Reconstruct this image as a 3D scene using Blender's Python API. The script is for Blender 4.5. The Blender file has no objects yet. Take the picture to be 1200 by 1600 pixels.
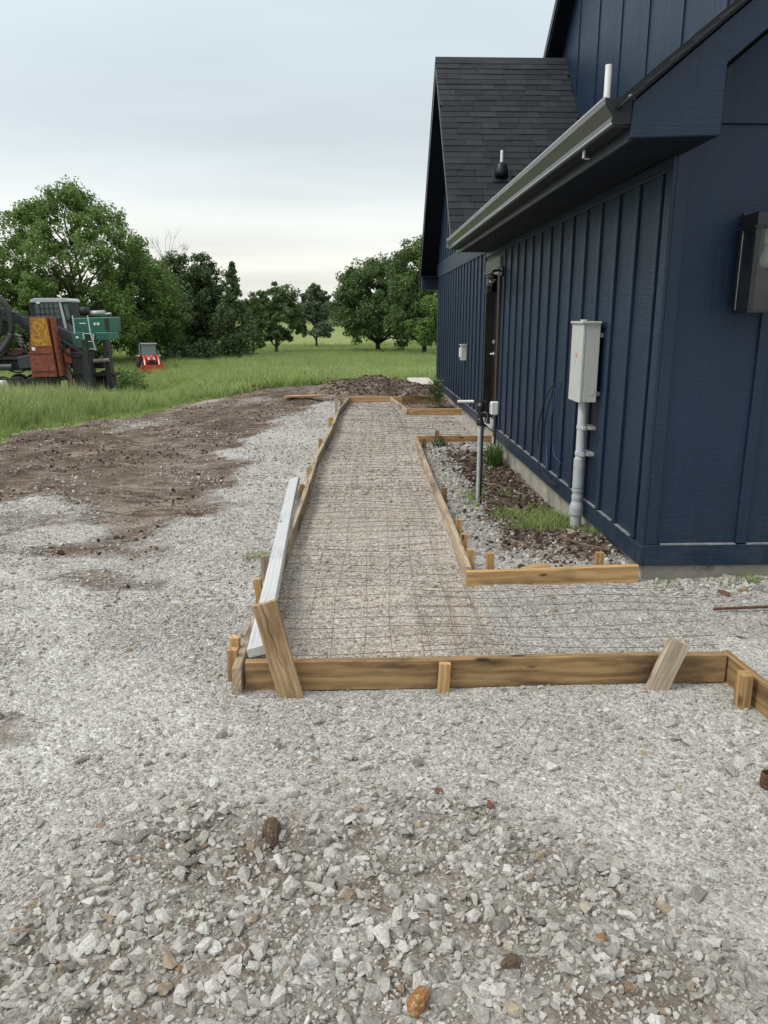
import bpy, bmesh, math, random
import numpy as np
from mathutils import Vector, Matrix, Euler

R = math.radians
random.seed(7)
rng = np.random.default_rng(11)
scene = bpy.context.scene
col = scene.collection

# ------------------------------------------------------------------ camera, sky, sun, exposure
CAM_H = 1.6
cam_d = bpy.data.cameras.new('camera')
cam = bpy.data.objects.new('camera', cam_d)
col.objects.link(cam)
cam.location = (0, 0, CAM_H)
cam.rotation_euler = (R(90 - 14.171), 0, R(-1.7586))
cam_d.sensor_fit = 'VERTICAL'
cam_d.sensor_height = 24.0
cam_d.lens = 24.0 * 1200 / 1600
cam_d.clip_start = 0.05
cam_d.clip_end = 4000
scene.camera = cam

SUN_EL, SUN_AZ = R(52), R(250)          # azimuth clockwise from +Y: light from the left, a little behind
sun_dir = Vector((math.sin(SUN_AZ) * math.cos(SUN_EL), math.cos(SUN_AZ) * math.cos(SUN_EL), math.sin(SUN_EL)))

world = bpy.data.worlds.new('World')
scene.world = world
world.use_nodes = True
wn, wl = world.node_tree.nodes, world.node_tree.links
wn.clear()
def W(t, **k):
    n = wn.new(t)
    for a, b in k.items(): setattr(n, a, b)
    return n
wout = W('ShaderNodeOutputWorld'); wbg = W('ShaderNodeBackground')
sky = W('ShaderNodeTexSky', sky_type='NISHITA'); sky.sun_disc = False
sky.sun_elevation = SUN_EL; sky.sun_rotation = SUN_AZ
sky.air_density = 1.5; sky.dust_density = 3.0; sky.ozone_density = 1.5
tc = W('ShaderNodeTexCoord'); sep = W('ShaderNodeSeparateXYZ')
wl.new(tc.outputs['Generated'], sep.inputs[0])
zc = W('ShaderNodeMath', operation='MAXIMUM'); wl.new(sep.outputs['Z'], zc.inputs[0]); zc.inputs[1].default_value = 0.0
za = W('ShaderNodeMath', operation='ADD'); wl.new(zc.outputs[0], za.inputs[0]); za.inputs[1].default_value = 0.10
dx = W('ShaderNodeMath', operation='DIVIDE'); wl.new(sep.outputs['X'], dx.inputs[0]); wl.new(za.outputs[0], dx.inputs[1])
dy = W('ShaderNodeMath', operation='DIVIDE'); wl.new(sep.outputs['Y'], dy.inputs[0]); wl.new(za.outputs[0], dy.inputs[1])
cmb = W('ShaderNodeCombineXYZ'); wl.new(dx.outputs[0], cmb.inputs[0]); wl.new(dy.outputs[0], cmb.inputs[1])
wmap = W('ShaderNodeMapping'); wl.new(cmb.outputs[0], wmap.inputs[0]); wmap.inputs['Scale'].default_value = (0.35, 0.75, 1); wmap.inputs['Rotation'].default_value = (0, 0, R(12)); wmap.inputs['Location'].default_value = (3.1, 1.7, 0)
cn = W('ShaderNodeTexNoise'); wl.new(wmap.outputs[0], cn.inputs['Vector']); cn.inputs['Scale'].default_value = 0.9; cn.inputs['Detail'].default_value = 5; cn.inputs['Roughness'].default_value = 0.5
# overcast veil: elevation ramp, modulated by the cloud noise
ramp = W('ShaderNodeValToRGB')
e = ramp.color_ramp.elements
e[0].position = 0.0; e[0].color = (0.68, 0.69, 0.64, 1)
e[1].position = 1.0; e[1].color = (1.14, 1.17, 1.17, 1)
for p, c in ((0.06, (0.74, 0.745, 0.685, 1)), (0.11, (0.69, 0.715, 0.695, 1)), (0.18, (0.585, 0.64, 0.675, 1)), (0.34, (0.575, 0.655, 0.705, 1)), (0.6, (0.86, 0.90, 0.92, 1))):
    q = e.new(p); q.color = c
wl.new(zc.outputs[0], ramp.inputs[0])
cr = W('ShaderNodeMapRange'); wl.new(cn.outputs['Fac'], cr.inputs['Value'])
cr.inputs['From Min'].default_value = 0.30; cr.inputs['From Max'].default_value = 0.72
cr.inputs['To Min'].default_value = 0.86; cr.inputs['To Max'].default_value = 1.16
veil = W('ShaderNodeVectorMath', operation='SCALE'); wl.new(ramp.outputs['Color'], veil.inputs[0]); wl.new(cr.outputs[0], veil.inputs['Scale'])
skys = W('ShaderNodeVectorMath', operation='SCALE'); wl.new(sky.outputs[0], skys.inputs[0]); skys.inputs['Scale'].default_value = 0.10
wmix = W('ShaderNodeMix', data_type='RGBA'); wmix.inputs['Factor'].default_value = 0.90
wl.new(skys.outputs[0], wmix.inputs['A']); wl.new(veil.outputs[0], wmix.inputs['B'])
wl.new(wmix.outputs['Result'], wbg.inputs['Color']); wbg.inputs['Strength'].default_value = 1.0
wl.new(wbg.outputs[0], wout.inputs[0])

sun_l = bpy.data.lights.new('sun', 'SUN'); sun_l.energy = 1.5; sun_l.angle = R(20); sun_l.color = (1.0, 0.97, 0.92)
sun = bpy.data.objects.new('sun', sun_l); col.objects.link(sun)
sun.rotation_euler = (-sun_dir).to_track_quat('-Z', 'Y').to_euler()
sun.location = (-20, -10, 30)

scene.view_settings.view_transform = 'Standard'
scene.view_settings.look = 'None'
scene.view_settings.gamma = 1
scene.view_settings.exposure = 0.46
scene.view_settings.use_curve_mapping = False
scene.cycles.max_bounces = 8
scene.cycles.use_denoising = True

# ------------------------------------------------------------------ numpy noise
_lat = np.random.default_rng(5).random((256, 256))
def vnoise(x, y):
    xi = np.floor(x).astype(int); yi = np.floor(y).astype(int)
    fx = x - xi; fy = y - yi
    fx = fx * fx * (3 - 2 * fx); fy = fy * fy * (3 - 2 * fy)
    g = lambda a, b: _lat[a % 256, b % 256]
    return (g(xi, yi) * (1 - fx) + g(xi + 1, yi) * fx) * (1 - fy) + (g(xi, yi + 1) * (1 - fx) + g(xi + 1, yi + 1) * fx) * fy
def fbm(x, y, s=1.0, o=4):
    x = np.asarray(x, float); y = np.asarray(y, float)
    t = 0; a = 0.5; n = 0
    for k in range(o):
        t = t + a * vnoise(x * s + 17.3 * k, y * s + 9.1 * k); n += a
        s *= 2.03; a *= 0.5
    return t / n
def sstep(v, a, b):
    t = np.clip((np.asarray(v, float) - a) / (b - a), 0, 1)
    return t * t * (3 - 2 * t)
def inpoly(x, y, P):
    r = np.zeros(np.shape(x), bool)
    n = len(P)
    for i in range(n):
        x0, y0 = P[i]; x1, y1 = P[(i + 1) % n]
        if y0 == y1: continue
        c = ((y0 > y) != (y1 > y)) & (x < (x1 - x0) * (y - y0) / (y1 - y0) + x0)
        r ^= c
    return r

# ------------------------------------------------------------------ materials
MATS = {}
def newmat(name):
    m = bpy.data.materials.new(name); m.use_nodes = True
    nt = m.node_tree; nt.nodes.clear()
    o = nt.nodes.new('ShaderNodeOutputMaterial'); b = nt.nodes.new('ShaderNodeBsdfPrincipled')
    nt.links.new(b.outputs[0], o.inputs[0])
    MATS[name] = m
    return m, nt, b, o
class NT:
    def __init__(s, nt): s.nt = nt
    def n(s, t, **k):
        q = s.nt.nodes.new(t)
        for a, b in k.items(): setattr(q, a, b)
        return q
    def l(s, a, b): s.nt.links.new(a, b)
    def noise(s, vec, scale, detail=4, rough=0.55, out='Fac'):
        q = s.n('ShaderNodeTexNoise'); q.inputs['Scale'].default_value = scale; q.inputs['Detail'].default_value = detail; q.inputs['Roughness'].default_value = rough
        if vec is not None: s.l(vec, q.inputs['Vector'])
        return q.outputs[out]
    def mapping(s, vec, scale=(1, 1, 1), loc=(0, 0, 0)):
        q = s.n('ShaderNodeMapping'); q.inputs['Scale'].default_value = scale; q.inputs['Location'].default_value = loc
        s.l(vec, q.inputs[0]); return q.outputs[0]
    def ramp(s, fac, stops):
        q = s.n('ShaderNodeValToRGB'); e = q.color_ramp.elements
        e[0].position, e[0].color = stops[0][0], (*stops[0][1], 1)
        e[1].position, e[1].color = stops[-1][0], (*stops[-1][1], 1)
        for p, c in stops[1:-1]:
            z = e.new(p); z.color = (*c, 1)
        s.l(fac, q.inputs[0]); return q.outputs[0]
    def mix(s, f, a, b, bt='MIX'):
        q = s.n('ShaderNodeMix', data_type='RGBA', blend_type=bt)
        for v, k in ((f, 'Factor'), (a, 'A'), (b, 'B')):
            if isinstance(v, (int, float)): q.inputs[k].default_value = v
            elif isinstance(v, tuple): q.inputs[k].default_value = (*v, 1)
            else: s.l(v, q.inputs[k])
        return q.outputs['Result']
    def math(s, op, a, b=0.0, c=None):
        q = s.n('ShaderNodeMath', operation=op)
        for i, v in enumerate((a, b, c)):
            if v is None: continue
            if isinstance(v, (int, float)): q.inputs[i].default_value = v
            else: s.l(v, q.inputs[i])
        return q.outputs[0]
    def rng(s, v, a, b, c=0.0, d=1.0):
        q = s.n('ShaderNodeMapRange'); s.l(v, q.inputs['Value'])
        for k, x in (('From Min', a), ('From Max', b), ('To Min', c), ('To Max', d)): q.inputs[k].default_value = x
        return q.outputs[0]
    def bump(s, h, strength, dist, normal=None):
        q = s.n('ShaderNodeBump'); q.inputs['Strength'].default_value = strength; q.inputs['Distance'].default_value = dist
        s.l(h, q.inputs['Height'])
        if normal is not None: s.l(normal, q.inputs['Normal'])
        return q.outputs[0]
def plain(name, c, rough=0.6, metal=0.0, var=0.25, nscale=6.0, bump=0.0, spec=0.5, coat=0.0, dirt=None, dirt_amt=0.5):
    m, nt, b, o = newmat(name); k = NT(nt)
    v = k.n('ShaderNodeTexCoord').outputs['Object']
    f = k.noise(v, nscale, 5, 0.6)
    lo = tuple(x * (1 - var) for x in c); hi = tuple(min(1, x * (1 + var)) for x in c)
    cc = k.ramp(f, [(0.3, lo), (0.7, hi)])
    if dirt is not None:
        f2 = k.noise(v, nscale * 0.7 + 1.3, 6, 0.7)
        cc = k.mix(k.rng(f2, 0.62 - 0.25 * dirt_amt, 0.72 - 0.15 * dirt_amt), cc, dirt)
    k.l(cc, b.inputs['Base Color'])
    k.l(k.rng(f, 0.2, 0.8, max(0.02, rough - 0.08), min(1, rough + 0.08)), b.inputs['Roughness'])
    b.inputs['Metallic'].default_value = metal
    b.inputs['Specular IOR Level'].default_value = spec
    b.inputs['Coat Weight'].default_value = coat
    if bump: k.l(k.bump(k.noise(v, nscale * 6, 4), bump, 0.01), b.inputs['Normal'])
    return m

def mat_wood(name, lo, hi, stain, stain_amt, grey=0.0):
    m, nt, b, o = newmat(name); k = NT(nt)
    ob = k.n('ShaderNodeTexCoord').outputs['Object']
    rnd = k.n('ShaderNodeObjectInfo').outputs['Random']
    off = k.n('ShaderNodeCombineXYZ'); k.l(k.math('MULTIPLY', rnd, 37.0), off.inputs[0]); k.l(k.math('MULTIPLY', rnd, 11.0), off.inputs[1]); k.l(k.math('MULTIPLY', rnd, 5.0), off.inputs[2])
    add = k.n('ShaderNodeVectorMath', operation='ADD'); k.l(ob, add.inputs[0]); k.l(off.outputs[0], add.inputs[1])
    v = add.outputs[0]
    warp = k.noise(k.mapping(v, (1.2, 6, 6)), 1.0, 3)
    grain = k.noise(k.mapping(v, (2.0, 60, 60)), 1.0, 5, 0.6)
    wv = k.n('ShaderNodeTexWave', wave_type='RINGS', rings_direction='X'); wv.inputs['Scale'].default_value = 9; wv.inputs['Distortion'].default_value = 5; wv.inputs['Detail'].default_value = 3; wv.inputs['Detail Scale'].default_value = 1.2
    k.l(k.mapping(v, (0.35, 1.6, 1.6), (0, 0.3, 0.2)), wv.inputs['Vector'])
    f = k.math('ADD', k.math('MULTIPLY', grain, 0.72), k.math('MULTIPLY', wv.outputs['Fac'], 0.28))
    c = k.ramp(f, [(0.25, lo), (0.7, hi)])
    blot = k.noise(k.mapping(v, (2.2, 9, 9)), 1.0, 5, 0.65)
    c = k.mix(k.rng(blot, 0.60 - 0.3 * stain_amt, 0.80 - 0.3 * stain_amt), c, k.mix(grain, tuple(x * 0.6 for x in stain), stain))
    # knots
    vo = k.n('ShaderNodeTexVoronoi', feature='F1'); vo.inputs['Scale'].default_value = 1.0
    k.l(k.mapping(v, (2.6, 9, 9)), vo.inputs['Vector'])
    c = k.mix(k.rng(vo.outputs['Distance'], 0.11, 0.06), c, tuple(x * 0.35 for x in stain))
    hs = k.n('ShaderNodeHueSaturation'); k.l(c, hs.inputs['Color']); hs.inputs['Saturation'].default_value = 1 - grey
    k.l(k.math('MULTIPLY_ADD', rnd, 0.4, 0.8), hs.inputs['Value'])
    k.l(hs.outputs[0], b.inputs['Base Color']); b.inputs['Roughness'].default_value = 0.75; b.inputs['Specular IOR Level'].default_value = 0.3
    k.l(k.bump(f, 0.25, 0.002), b.inputs['Normal'])
    return m
mat_wood('wood_fresh', (0.30, 0.17, 0.065), (0.50, 0.32, 0.15), (0.22, 0.13, 0.06), 0.3)
mat_wood('wood_wet', (0.18, 0.108, 0.048), (0.36, 0.23, 0.105), (0.11, 0.068, 0.034), 0.42)
mat_wood('wood_form', (0.27, 0.19, 0.11), (0.44, 0.34, 0.215), (0.15, 0.105, 0.065), 0.5, 0.12)
mat_wood('wood_weathered', (0.27, 0.20, 0.13), (0.42, 0.34, 0.24), (0.17, 0.12, 0.08), 0.5, 0.15)
mat_wood('wood_grey', (0.37, 0.375, 0.37), (0.45, 0.455, 0.45), (0.36, 0.36, 0.35), 0.3, 0.6)
mat_wood('wood_kicker', (0.30, 0.195, 0.10), (0.46, 0.33, 0.19), (0.22, 0.12, 0.055), 0.5)

def mat_siding(name='siding', c=(0.0068, 0.0202, 0.047), rough=0.45):
    m, nt, b, o = newmat(name); k = NT(nt)
    g = k.n('ShaderNodeNewGeometry').outputs['Position']
    vg = k.noise(k.mapping(g, (38, 38, 1.6)), 1.0, 6, 0.65)          # long vertical grain
    hr = k.noise(k.mapping(g, (5, 5, 75)), 1.0, 4, 0.6)              # fine saw ripples
    patch = k.noise(g, 1.3, 4, 0.6)
    cc = k.ramp(vg, [(0.3, tuple(x * 0.8 for x in c)), (0.75, tuple(x * 1.25 for x in c))])
    cc = k.mix(k.rng(patch, 0.45, 0.75, 0, 0.35), cc, tuple(x * 1.5 + 0.004 for x in c))
    # pale scuffs and mud splashes low on the wall
    spz = k.n('ShaderNodeSeparateXYZ'); k.l(g, spz.inputs[0])
    sp = k.n('ShaderNodeTexVoronoi'); sp.inputs['Scale'].default_value = 26; k.l(g, sp.inputs['Vector'])
    spot = k.rng(sp.outputs['Distance'], 0.13, 0.07)
    gate = k.math('MULTIPLY', k.rng(k.noise(g, 3.1, 3), 0.60, 0.68), k.rng(spz.outputs['Z'], 0.85, 0.15))
    cc = k.mix(k.math('MULTIPLY', k.math('MULTIPLY', spot, gate), 0.6), cc, (0.28, 0.29, 0.30))
    dust = k.math('MULTIPLY', k.rng(k.noise(g, 7, 5, 0.7), 0.45, 0.8), k.rng(spz.outputs['Z'], 0.5, 0.08, 0, 0.22))
    cc = k.mix(dust, cc, (0.15, 0.13, 0.11))
    k.l(cc, b.inputs['Base Color'])
    k.l(k.rng(vg, 0.25, 0.8, rough - 0.08, rough + 0.14), b.inputs['Roughness'])
    b.inputs['Specular IOR Level'].default_value = 0.36
    h = k.math('ADD', k.math('MULTIPLY', vg, 0.7), k.math('MULTIPLY', hr, 0.5))
    k.l(k.bump(h, 0.7, 0.009), b.inputs['Normal'])
    return m
mat_siding()
mat_siding('siding_trim', (0.0068, 0.0202, 0.045), 0.42)
plain('soffit_paint', (0.0035, 0.006, 0.012), 0.6, bump=0.1, spec=0.2)
plain('gutter_paint', (0.075, 0.077, 0.080), 0.33, var=0.08, spec=0.6, nscale=3)
plain('gutter_bead_glint', (0.42, 0.43, 0.43), 0.3, var=0.08, spec=0.6, nscale=3)  # sky reflection on the rounded beads put into a paler grey
plain('gutter_cap_paint', (0.010, 0.013, 0.015), 0.45, var=0.15, spec=0.3)
plain('fascia_paint', (0.006, 0.011, 0.020), 0.4, bump=0.1, spec=0.3)
plain('concrete', (0.33, 0.31, 0.26), 0.85, var=0.25, nscale=3.5, bump=0.35, dirt=(0.17, 0.13, 0.085), dirt_amt=0.35, spec=0.3)
plain('concrete_pale', (0.45, 0.43, 0.39), 0.85, var=0.12, nscale=3, bump=0.2, spec=0.3)
plain('pale_or_skylit_edge', (0.19, 0.20, 0.20), 0.8, var=0.35, nscale=14)  # pale grey: sky light painted on skirt tops, also pale cap and trim
plain('primer_grey', (0.20, 0.21, 0.20), 0.6, var=0.3)
plain('pvc_white', (0.78, 0.78, 0.76), 0.35, var=0.06)
plain('pvc_grey', (0.40, 0.42, 0.43), 0.45, var=0.12, nscale=9, dirt=(0.30, 0.27, 0.22), dirt_amt=0.2)
plain('pvc_grey_light', (0.48, 0.50, 0.51), 0.45, var=0.10, nscale=9)
plain('box_grey', (0.50, 0.515, 0.48), 0.38, var=0.05, nscale=5)
plain('galvanised', (0.46, 0.49, 0.48), 0.45, metal=0.2, var=0.25, nscale=24)
plain('black_metal', (0.012, 0.013, 0.015), 0.38, var=0.2)
plain('black_rubber', (0.016, 0.016, 0.017), 0.7, var=0.3)
plain('cable_black', (0.012, 0.013, 0.018), 0.5)
plain('cable_blue', (0.03, 0.09, 0.22), 0.45)
plain('door_paint', (0.010, 0.009, 0.009), 0.4, var=0.2)
plain('brown_jamb', (0.030, 0.022, 0.018), 0.5, var=0.3)
plain('white_paint', (0.74, 0.74, 0.72), 0.5, var=0.08)
plain('red_print', (0.50, 0.07, 0.05), 0.5)
plain('shingle_base', (0.014, 0.015, 0.018), 0.9)
plain('rust', (0.10, 0.045, 0.026), 0.85, var=0.5, nscale=30, bump=0.4)
plain('rust_wire', (0.17, 0.115, 0.085), 0.8, var=0.4, nscale=20)
plain('machine_green', (0.012, 0.115, 0.075), 0.45, var=0.2, nscale=2, dirt=(0.05, 0.07, 0.05), dirt_amt=0.35)
plain('machine_grey', (0.035, 0.042, 0.052), 0.45, var=0.3, nscale=2, dirt=(0.06, 0.05, 0.04), dirt_amt=0.3)
plain('machine_dark', (0.016, 0.017, 0.018), 0.6, var=0.4, nscale=2)
plain('machine_red', (0.22, 0.055, 0.030), 0.6, var=0.35, nscale=6, dirt=(0.075, 0.028, 0.018), dirt_amt=0.45)
plain('rusty_yellow', (0.46, 0.24, 0.022), 0.6, var=0.3, nscale=7, dirt=(0.20, 0.065, 0.018), dirt_amt=0.75)
plain('hydraulic_hose', (0.030, 0.032, 0.034), 0.5, var=0.3)
plain('muffler_grey', (0.33, 0.33, 0.32), 0.5, metal=0.5, var=0.25)
plain('tyre', (0.022, 0.021, 0.020), 0.85, var=0.3, nscale=8, bump=0.4, dirt=(0.07, 0.06, 0.045), dirt_amt=0.4)
plain('rim', (0.16, 0.15, 0.14), 0.55, var=0.4, nscale=8)
plain('tractor_orange', (0.50, 0.055, 0.018), 0.4, var=0.12, coat=0.3)
plain('tractor_bucket', (0.42, 0.048, 0.020), 0.55, var=0.25, dirt=(0.12, 0.06, 0.04), dirt_amt=0.3)
plain('bark', (0.050, 0.040, 0.030), 0.95, var=0.45, nscale=3, bump=0.6)
plain('bark_pale', (0.17, 0.15, 0.125), 0.95, var=0.35, nscale=3)
plain('log_wood', (0.26, 0.19, 0.13), 0.9, var=0.4, nscale=9, bump=0.4)
plain('twig', (0.14, 0.095, 0.06), 0.9, var=0.4, nscale=20)
def mat_glass(name, c=(0.9, 0.95, 0.95), rough=0.03, dark=0.0):
    m, nt, b, o = newmat(name)
    b.inputs['Base Color'].default_value = (*c, 1); b.inputs['Roughness'].default_value = rough
    b.inputs['Transmission Weight'].default_value = 1.0 - dark; b.inputs['IOR'].default_value = 1.45
    return m
mat_glass('clear_glass', (0.62, 0.66, 0.65), 0.01)
mat_glass('cab_glass', (0.10, 0.15, 0.16), 0.06, 0.75)
plain('tractor_sky_glass', (0.20, 0.25, 0.26), 0.12, var=0.1, spec=0.8)  # reflected sky put into the grey-blue base colour of the panes
mat_glass('bulb_glass', (0.95, 0.93, 0.88), 0.12, 0.45)
m, nt, b, o = newmat('shingle'); k = NT(nt)
v = k.n('ShaderNodeTexCoord').outputs['Object']; rnd = k.n('ShaderNodeObjectInfo').outputs['Random']
c = k.ramp(rnd, [(0.0, (0.009, 0.0125, 0.0165)), (0.5, (0.015, 0.0195, 0.024)), (1.0, (0.026, 0.0315, 0.036))])
c = k.mix(k.rng(k.noise(v, 420, 2, 0.7), 0.52, 0.72), c, (0.06, 0.06, 0.065))
k.l(c, b.inputs['Base Color']); b.inputs['Roughness'].default_value = 0.85; b.inputs['Specular IOR Level'].default_value = 0.35
k.l(k.bump(k.noise(v, 300, 3), 0.5, 0.004), b.inputs['Normal'])

def mat_stone(name, stops, nscale=40, rough=0.85, patch=None):
    m, nt, b, o = newmat(name); k = NT(nt)
    v = k.n('ShaderNodeTexCoord').outputs['Object']; rnd = k.n('ShaderNodeObjectInfo').outputs['Random']
    c = k.ramp(rnd, stops)
    gp_ = k.n('ShaderNodeNewGeometry').outputs['Position']
    c = k.mix(1.0, c, k.ramp(k.noise(gp_, 1.1, 4, 0.6), [(0.33, (0.88, 0.86, 0.83)), (0.6, (1.06, 1.06, 1.05))]), 'MULTIPLY')
    f = k.noise(v, nscale, 4, 0.65)
    if patch is not None: c = k.mix(k.rng(k.noise(v, patch[1], 5, 0.7), 0.48, 0.62), c, patch[0])
    c = k.mix(1.0, c, k.ramp(f, [(0.25, (0.68, 0.67, 0.65)), (0.75, (1.18, 1.18, 1.16))]), 'MULTIPLY')
    k.l(c, b.inputs['Base Color']); b.inputs['Roughness'].default_value = rough; b.inputs['Specular IOR Level'].default_value = 0.25
    k.l(k.bump(f, 0.5, 0.15), b.inputs['Normal'])
    return m
mat_stone('gravel_stone', [(0.0, (0.26, 0.245, 0.222)), (0.25, (0.42, 0.403, 0.376)), (0.55, (0.53, 0.51, 0.475)), (0.80, (0.61, 0.60, 0.572)), (0.95, (0.70, 0.69, 0.67)), (0.975, (0.42, 0.35, 0.25)), (1.0, (0.30, 0.22, 0.165))], 3.0)
mat_stone('path_stone', [(0.0, (0.34, 0.30, 0.26)), (0.35, (0.50, 0.455, 0.405)), (0.7, (0.61, 0.565, 0.51)), (0.92, (0.68, 0.65, 0.61)), (1.0, (0.32, 0.22, 0.16))], 3.0)
mat_stone('dirt_clod', [(0.0, (0.060, 0.039, 0.027)), (0.5, (0.105, 0.071, 0.050)), (0.90, (0.17, 0.122, 0.09)), (0.97, (0.36, 0.33, 0.295)), (1.0, (0.46, 0.44, 0.41))], 3.0, 0.95)
mat_stone('rock_orange', [(0.0, (0.33, 0.15, 0.055)), (1.0, (0.36, 0.18, 0.08))], 6, patch=((0.48, 0.36, 0.22), 2.2))
mat_stone('rock_red', [(0.0, (0.19, 0.085, 0.06)), (1.0, (0.25, 0.105, 0.075))], 6, patch=((0.26, 0.19, 0.15), 2.5))
mat_stone('rock_brown', [(0.0, (0.11, 0.072, 0.048)), (1.0, (0.15, 0.10, 0.07))], 8, patch=((0.22, 0.175, 0.135), 5))
mat_stone('rock_pale', [(0.0, (0.50, 0.49, 0.47)), (1.0, (0.62, 0.61, 0.59))], 5, patch=((0.42, 0.41, 0.385), 2))
mat_stone('rock_tan', [(0.0, (0.33, 0.26, 0.17)), (1.0, (0.39, 0.32, 0.22))], 5, patch=((0.42, 0.38, 0.31), 2))

def mat_leaf(name, lo, hi, tr=0.35):
    m, nt, b, o = newmat(name); k = NT(nt)
    g = k.n('ShaderNodeNewGeometry'); rnd = g.outputs['Random Per Island']
    ob = k.n('ShaderNodeObjectInfo').outputs['Random']
    f = k.math('ADD', k.math('MULTIPLY', rnd, 0.6), k.math('MULTIPLY', k.noise(g.outputs['Position'], 0.45, 3), 0.5))
    c = k.ramp(f, [(0.2, lo), (0.85, hi)])
    hs = k.n('ShaderNodeHueSaturation'); k.l(c, hs.inputs['Color']); k.l(k.math('MULTIPLY_ADD', ob, 0.3, 0.85), hs.inputs['Value'])
    k.l(hs.outputs[0], b.inputs['Base Color']); b.inputs['Roughness'].default_value = 0.55; b.inputs['Specular IOR Level'].default_value = 0.25
    t = k.n('ShaderNodeBsdfTranslucent'); k.l(hs.outputs[0], t.inputs['Color'])
    mx = k.n('ShaderNodeMixShader'); mx.inputs[0].default_value = tr
    k.l(b.outputs[0], mx.inputs[1]); k.l(t.outputs[0], mx.inputs[2]); k.l(mx.outputs[0], o.inputs[0])
    return m
mat_leaf('leaf_walnut', (0.071, 0.128, 0.036), (0.187, 0.277, 0.075))
mat_leaf('leaf_oak', (0.055, 0.100, 0.034), (0.138, 0.204, 0.070))
mat_leaf('leaf_dark', (0.038, 0.075, 0.029), (0.098, 0.155, 0.053), 0.25)
mat_leaf('leaf_cedar', (0.043, 0.078, 0.030), (0.108, 0.147, 0.057), 0.2)
mat_leaf('leaf_far', (0.092, 0.136, 0.082), (0.155, 0.209, 0.119), 0.25)  # oak, dark and far leaf colours are brightened in place of haze
mat_leaf('leaf_bright', (0.060, 0.126, 0.026), (0.138, 0.228, 0.060))
mat_leaf('grass_blade', (0.185, 0.269, 0.067), (0.403, 0.493, 0.190), 0.5)
mat_leaf('grass_seed', (0.22, 0.27, 0.11), (0.38, 0.40, 0.20), 0.5)
mat_leaf('grass_dry', (0.16, 0.135, 0.07), (0.30, 0.25, 0.14), 0.3)

# ------------------------------------------------------------------ mesh helpers
class MB:
    def __init__(s): s.v = []; s.f = []
    def add(s, V, F):
        b = len(s.v); s.v.extend([tuple(p) for p in V]); s.f.extend([tuple(i + b for i in f) for f in F]); return s
    def box(s, a, b):
        x0, y0, z0 = a; x1, y1, z1 = b
        return s.add([(x0, y0, z0), (x1, y0, z0), (x1, y1, z0), (x0, y1, z0), (x0, y0, z1), (x1, y0, z1), (x1, y1, z1), (x0, y1, z1)],
                     [(3, 2, 1, 0), (4, 5, 6, 7), (0, 1, 5, 4), (1, 2, 6, 5), (2, 3, 7, 6), (3, 0, 4, 7)])
    def prism(s, pts, d):
        """closed planar polygon pts (3D), extruded by vector d"""
        n = len(pts); A = [Vector(p) for p in pts]; B = [p + Vector(d) for p in A]
        F = [tuple(range(n - 1, -1, -1)), tuple(range(n, 2 * n))] + [(i, (i + 1) % n, n + (i + 1) % n, n + i) for i in range(n)]
        return s.add(A + B, F)
    def rings(s, R_, cap=True):
        n = len(R_[0]); V = [p for r in R_ for p in r]; F = []
        for j in range(len(R_) - 1):
            for i in range(n):
                F.append((j * n + i, j * n + (i + 1) % n, (j + 1) * n + (i + 1) % n, (j + 1) * n + i))
        if cap:
            F.append(tuple(range(n - 1, -1, -1))); F.append(tuple(range((len(R_) - 1) * n, len(R_) * n)))
        return s.add(V, F)
    def tube(s, P, r, n=8):
        P = [Vector(p) for p in P]; m = len(P)
        if not hasattr(r, '__len__'): r = [r] * m
        up = None; RR = []
        for i in range(m):
            t = (P[min(i + 1, m - 1)] - P[max(i - 1, 0)]).normalized()
            if up is None:
                up = Vector((0, 0, 1)) if abs(t.z) < 0.9 else Vector((1, 0, 0))
            a = (up - t * up.dot(t)).normalized(); b_ = t.cross(a); up = a
            RR.append([P[i] + (a * math.cos(2 * math.pi * q / n) + b_ * math.sin(2 * math.pi * q / n)) * r[i] for q in range(n)])
        return s.rings(RR)
    def lathe(s, prof, c, axis='Z', n=16):
        RR = []
        for r, h in prof:
            ring = []
            for q in range(n):
                a = 2 * math.pi * q / n; x, y = r * math.cos(a), r * math.sin(a)
                p = {'Z': (x, y, h), 'X': (h, x, y), 'Y': (y, h, x)}[axis]
                ring.append(Vector(c) + Vector(p))
            RR.append(ring)
        return s.rings(RR)
    def build(s, name, mat, parent=None, smooth=False, origin=None):
        o = (0, 0, 0)
        if parent is not None: o = parent_loc(parent)
        if origin is not None: o = origin
        me = bpy.data.meshes.new(name)
        me.from_pydata([(p[0] - o[0], p[1] - o[1], p[2] - o[2]) for p in s.v], [], s.f)
        bm = bmesh.new(); bm.from_mesh(me); bmesh.ops.recalc_face_normals(bm, faces=bm.faces); bm.to_mesh(me); bm.free()
        if smooth: me.polygons.foreach_set('use_smooth', [True] * len(me.polygons))
        me.materials.append(MATS[mat])
        ob = bpy.data.objects.new(name, me); col.objects.link(ob)
        if parent is not None: ob.parent = parent
        if origin is not None: ob.location = origin
        return ob
def parent_loc(p):
    l = Vector(p.location)
    while p.parent is not None:
        p = p.parent; l += Vector(p.location)
    return tuple(l)
def tag(o, label=None, cat=None, group=None, kind=None):
    for k_, v_ in (('label', label), ('category', cat), ('group', group), ('kind', kind)):
        if v_: o[k_] = v_
    return o
def thing(name, loc, label, cat, group=None, rz=0.0):
    o = bpy.data.objects.new(name, None); col.objects.link(o); o.location = loc; o.rotation_euler = (0, 0, rz); o.empty_display_size = 0.2
    return tag(o, label, cat, group)
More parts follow.
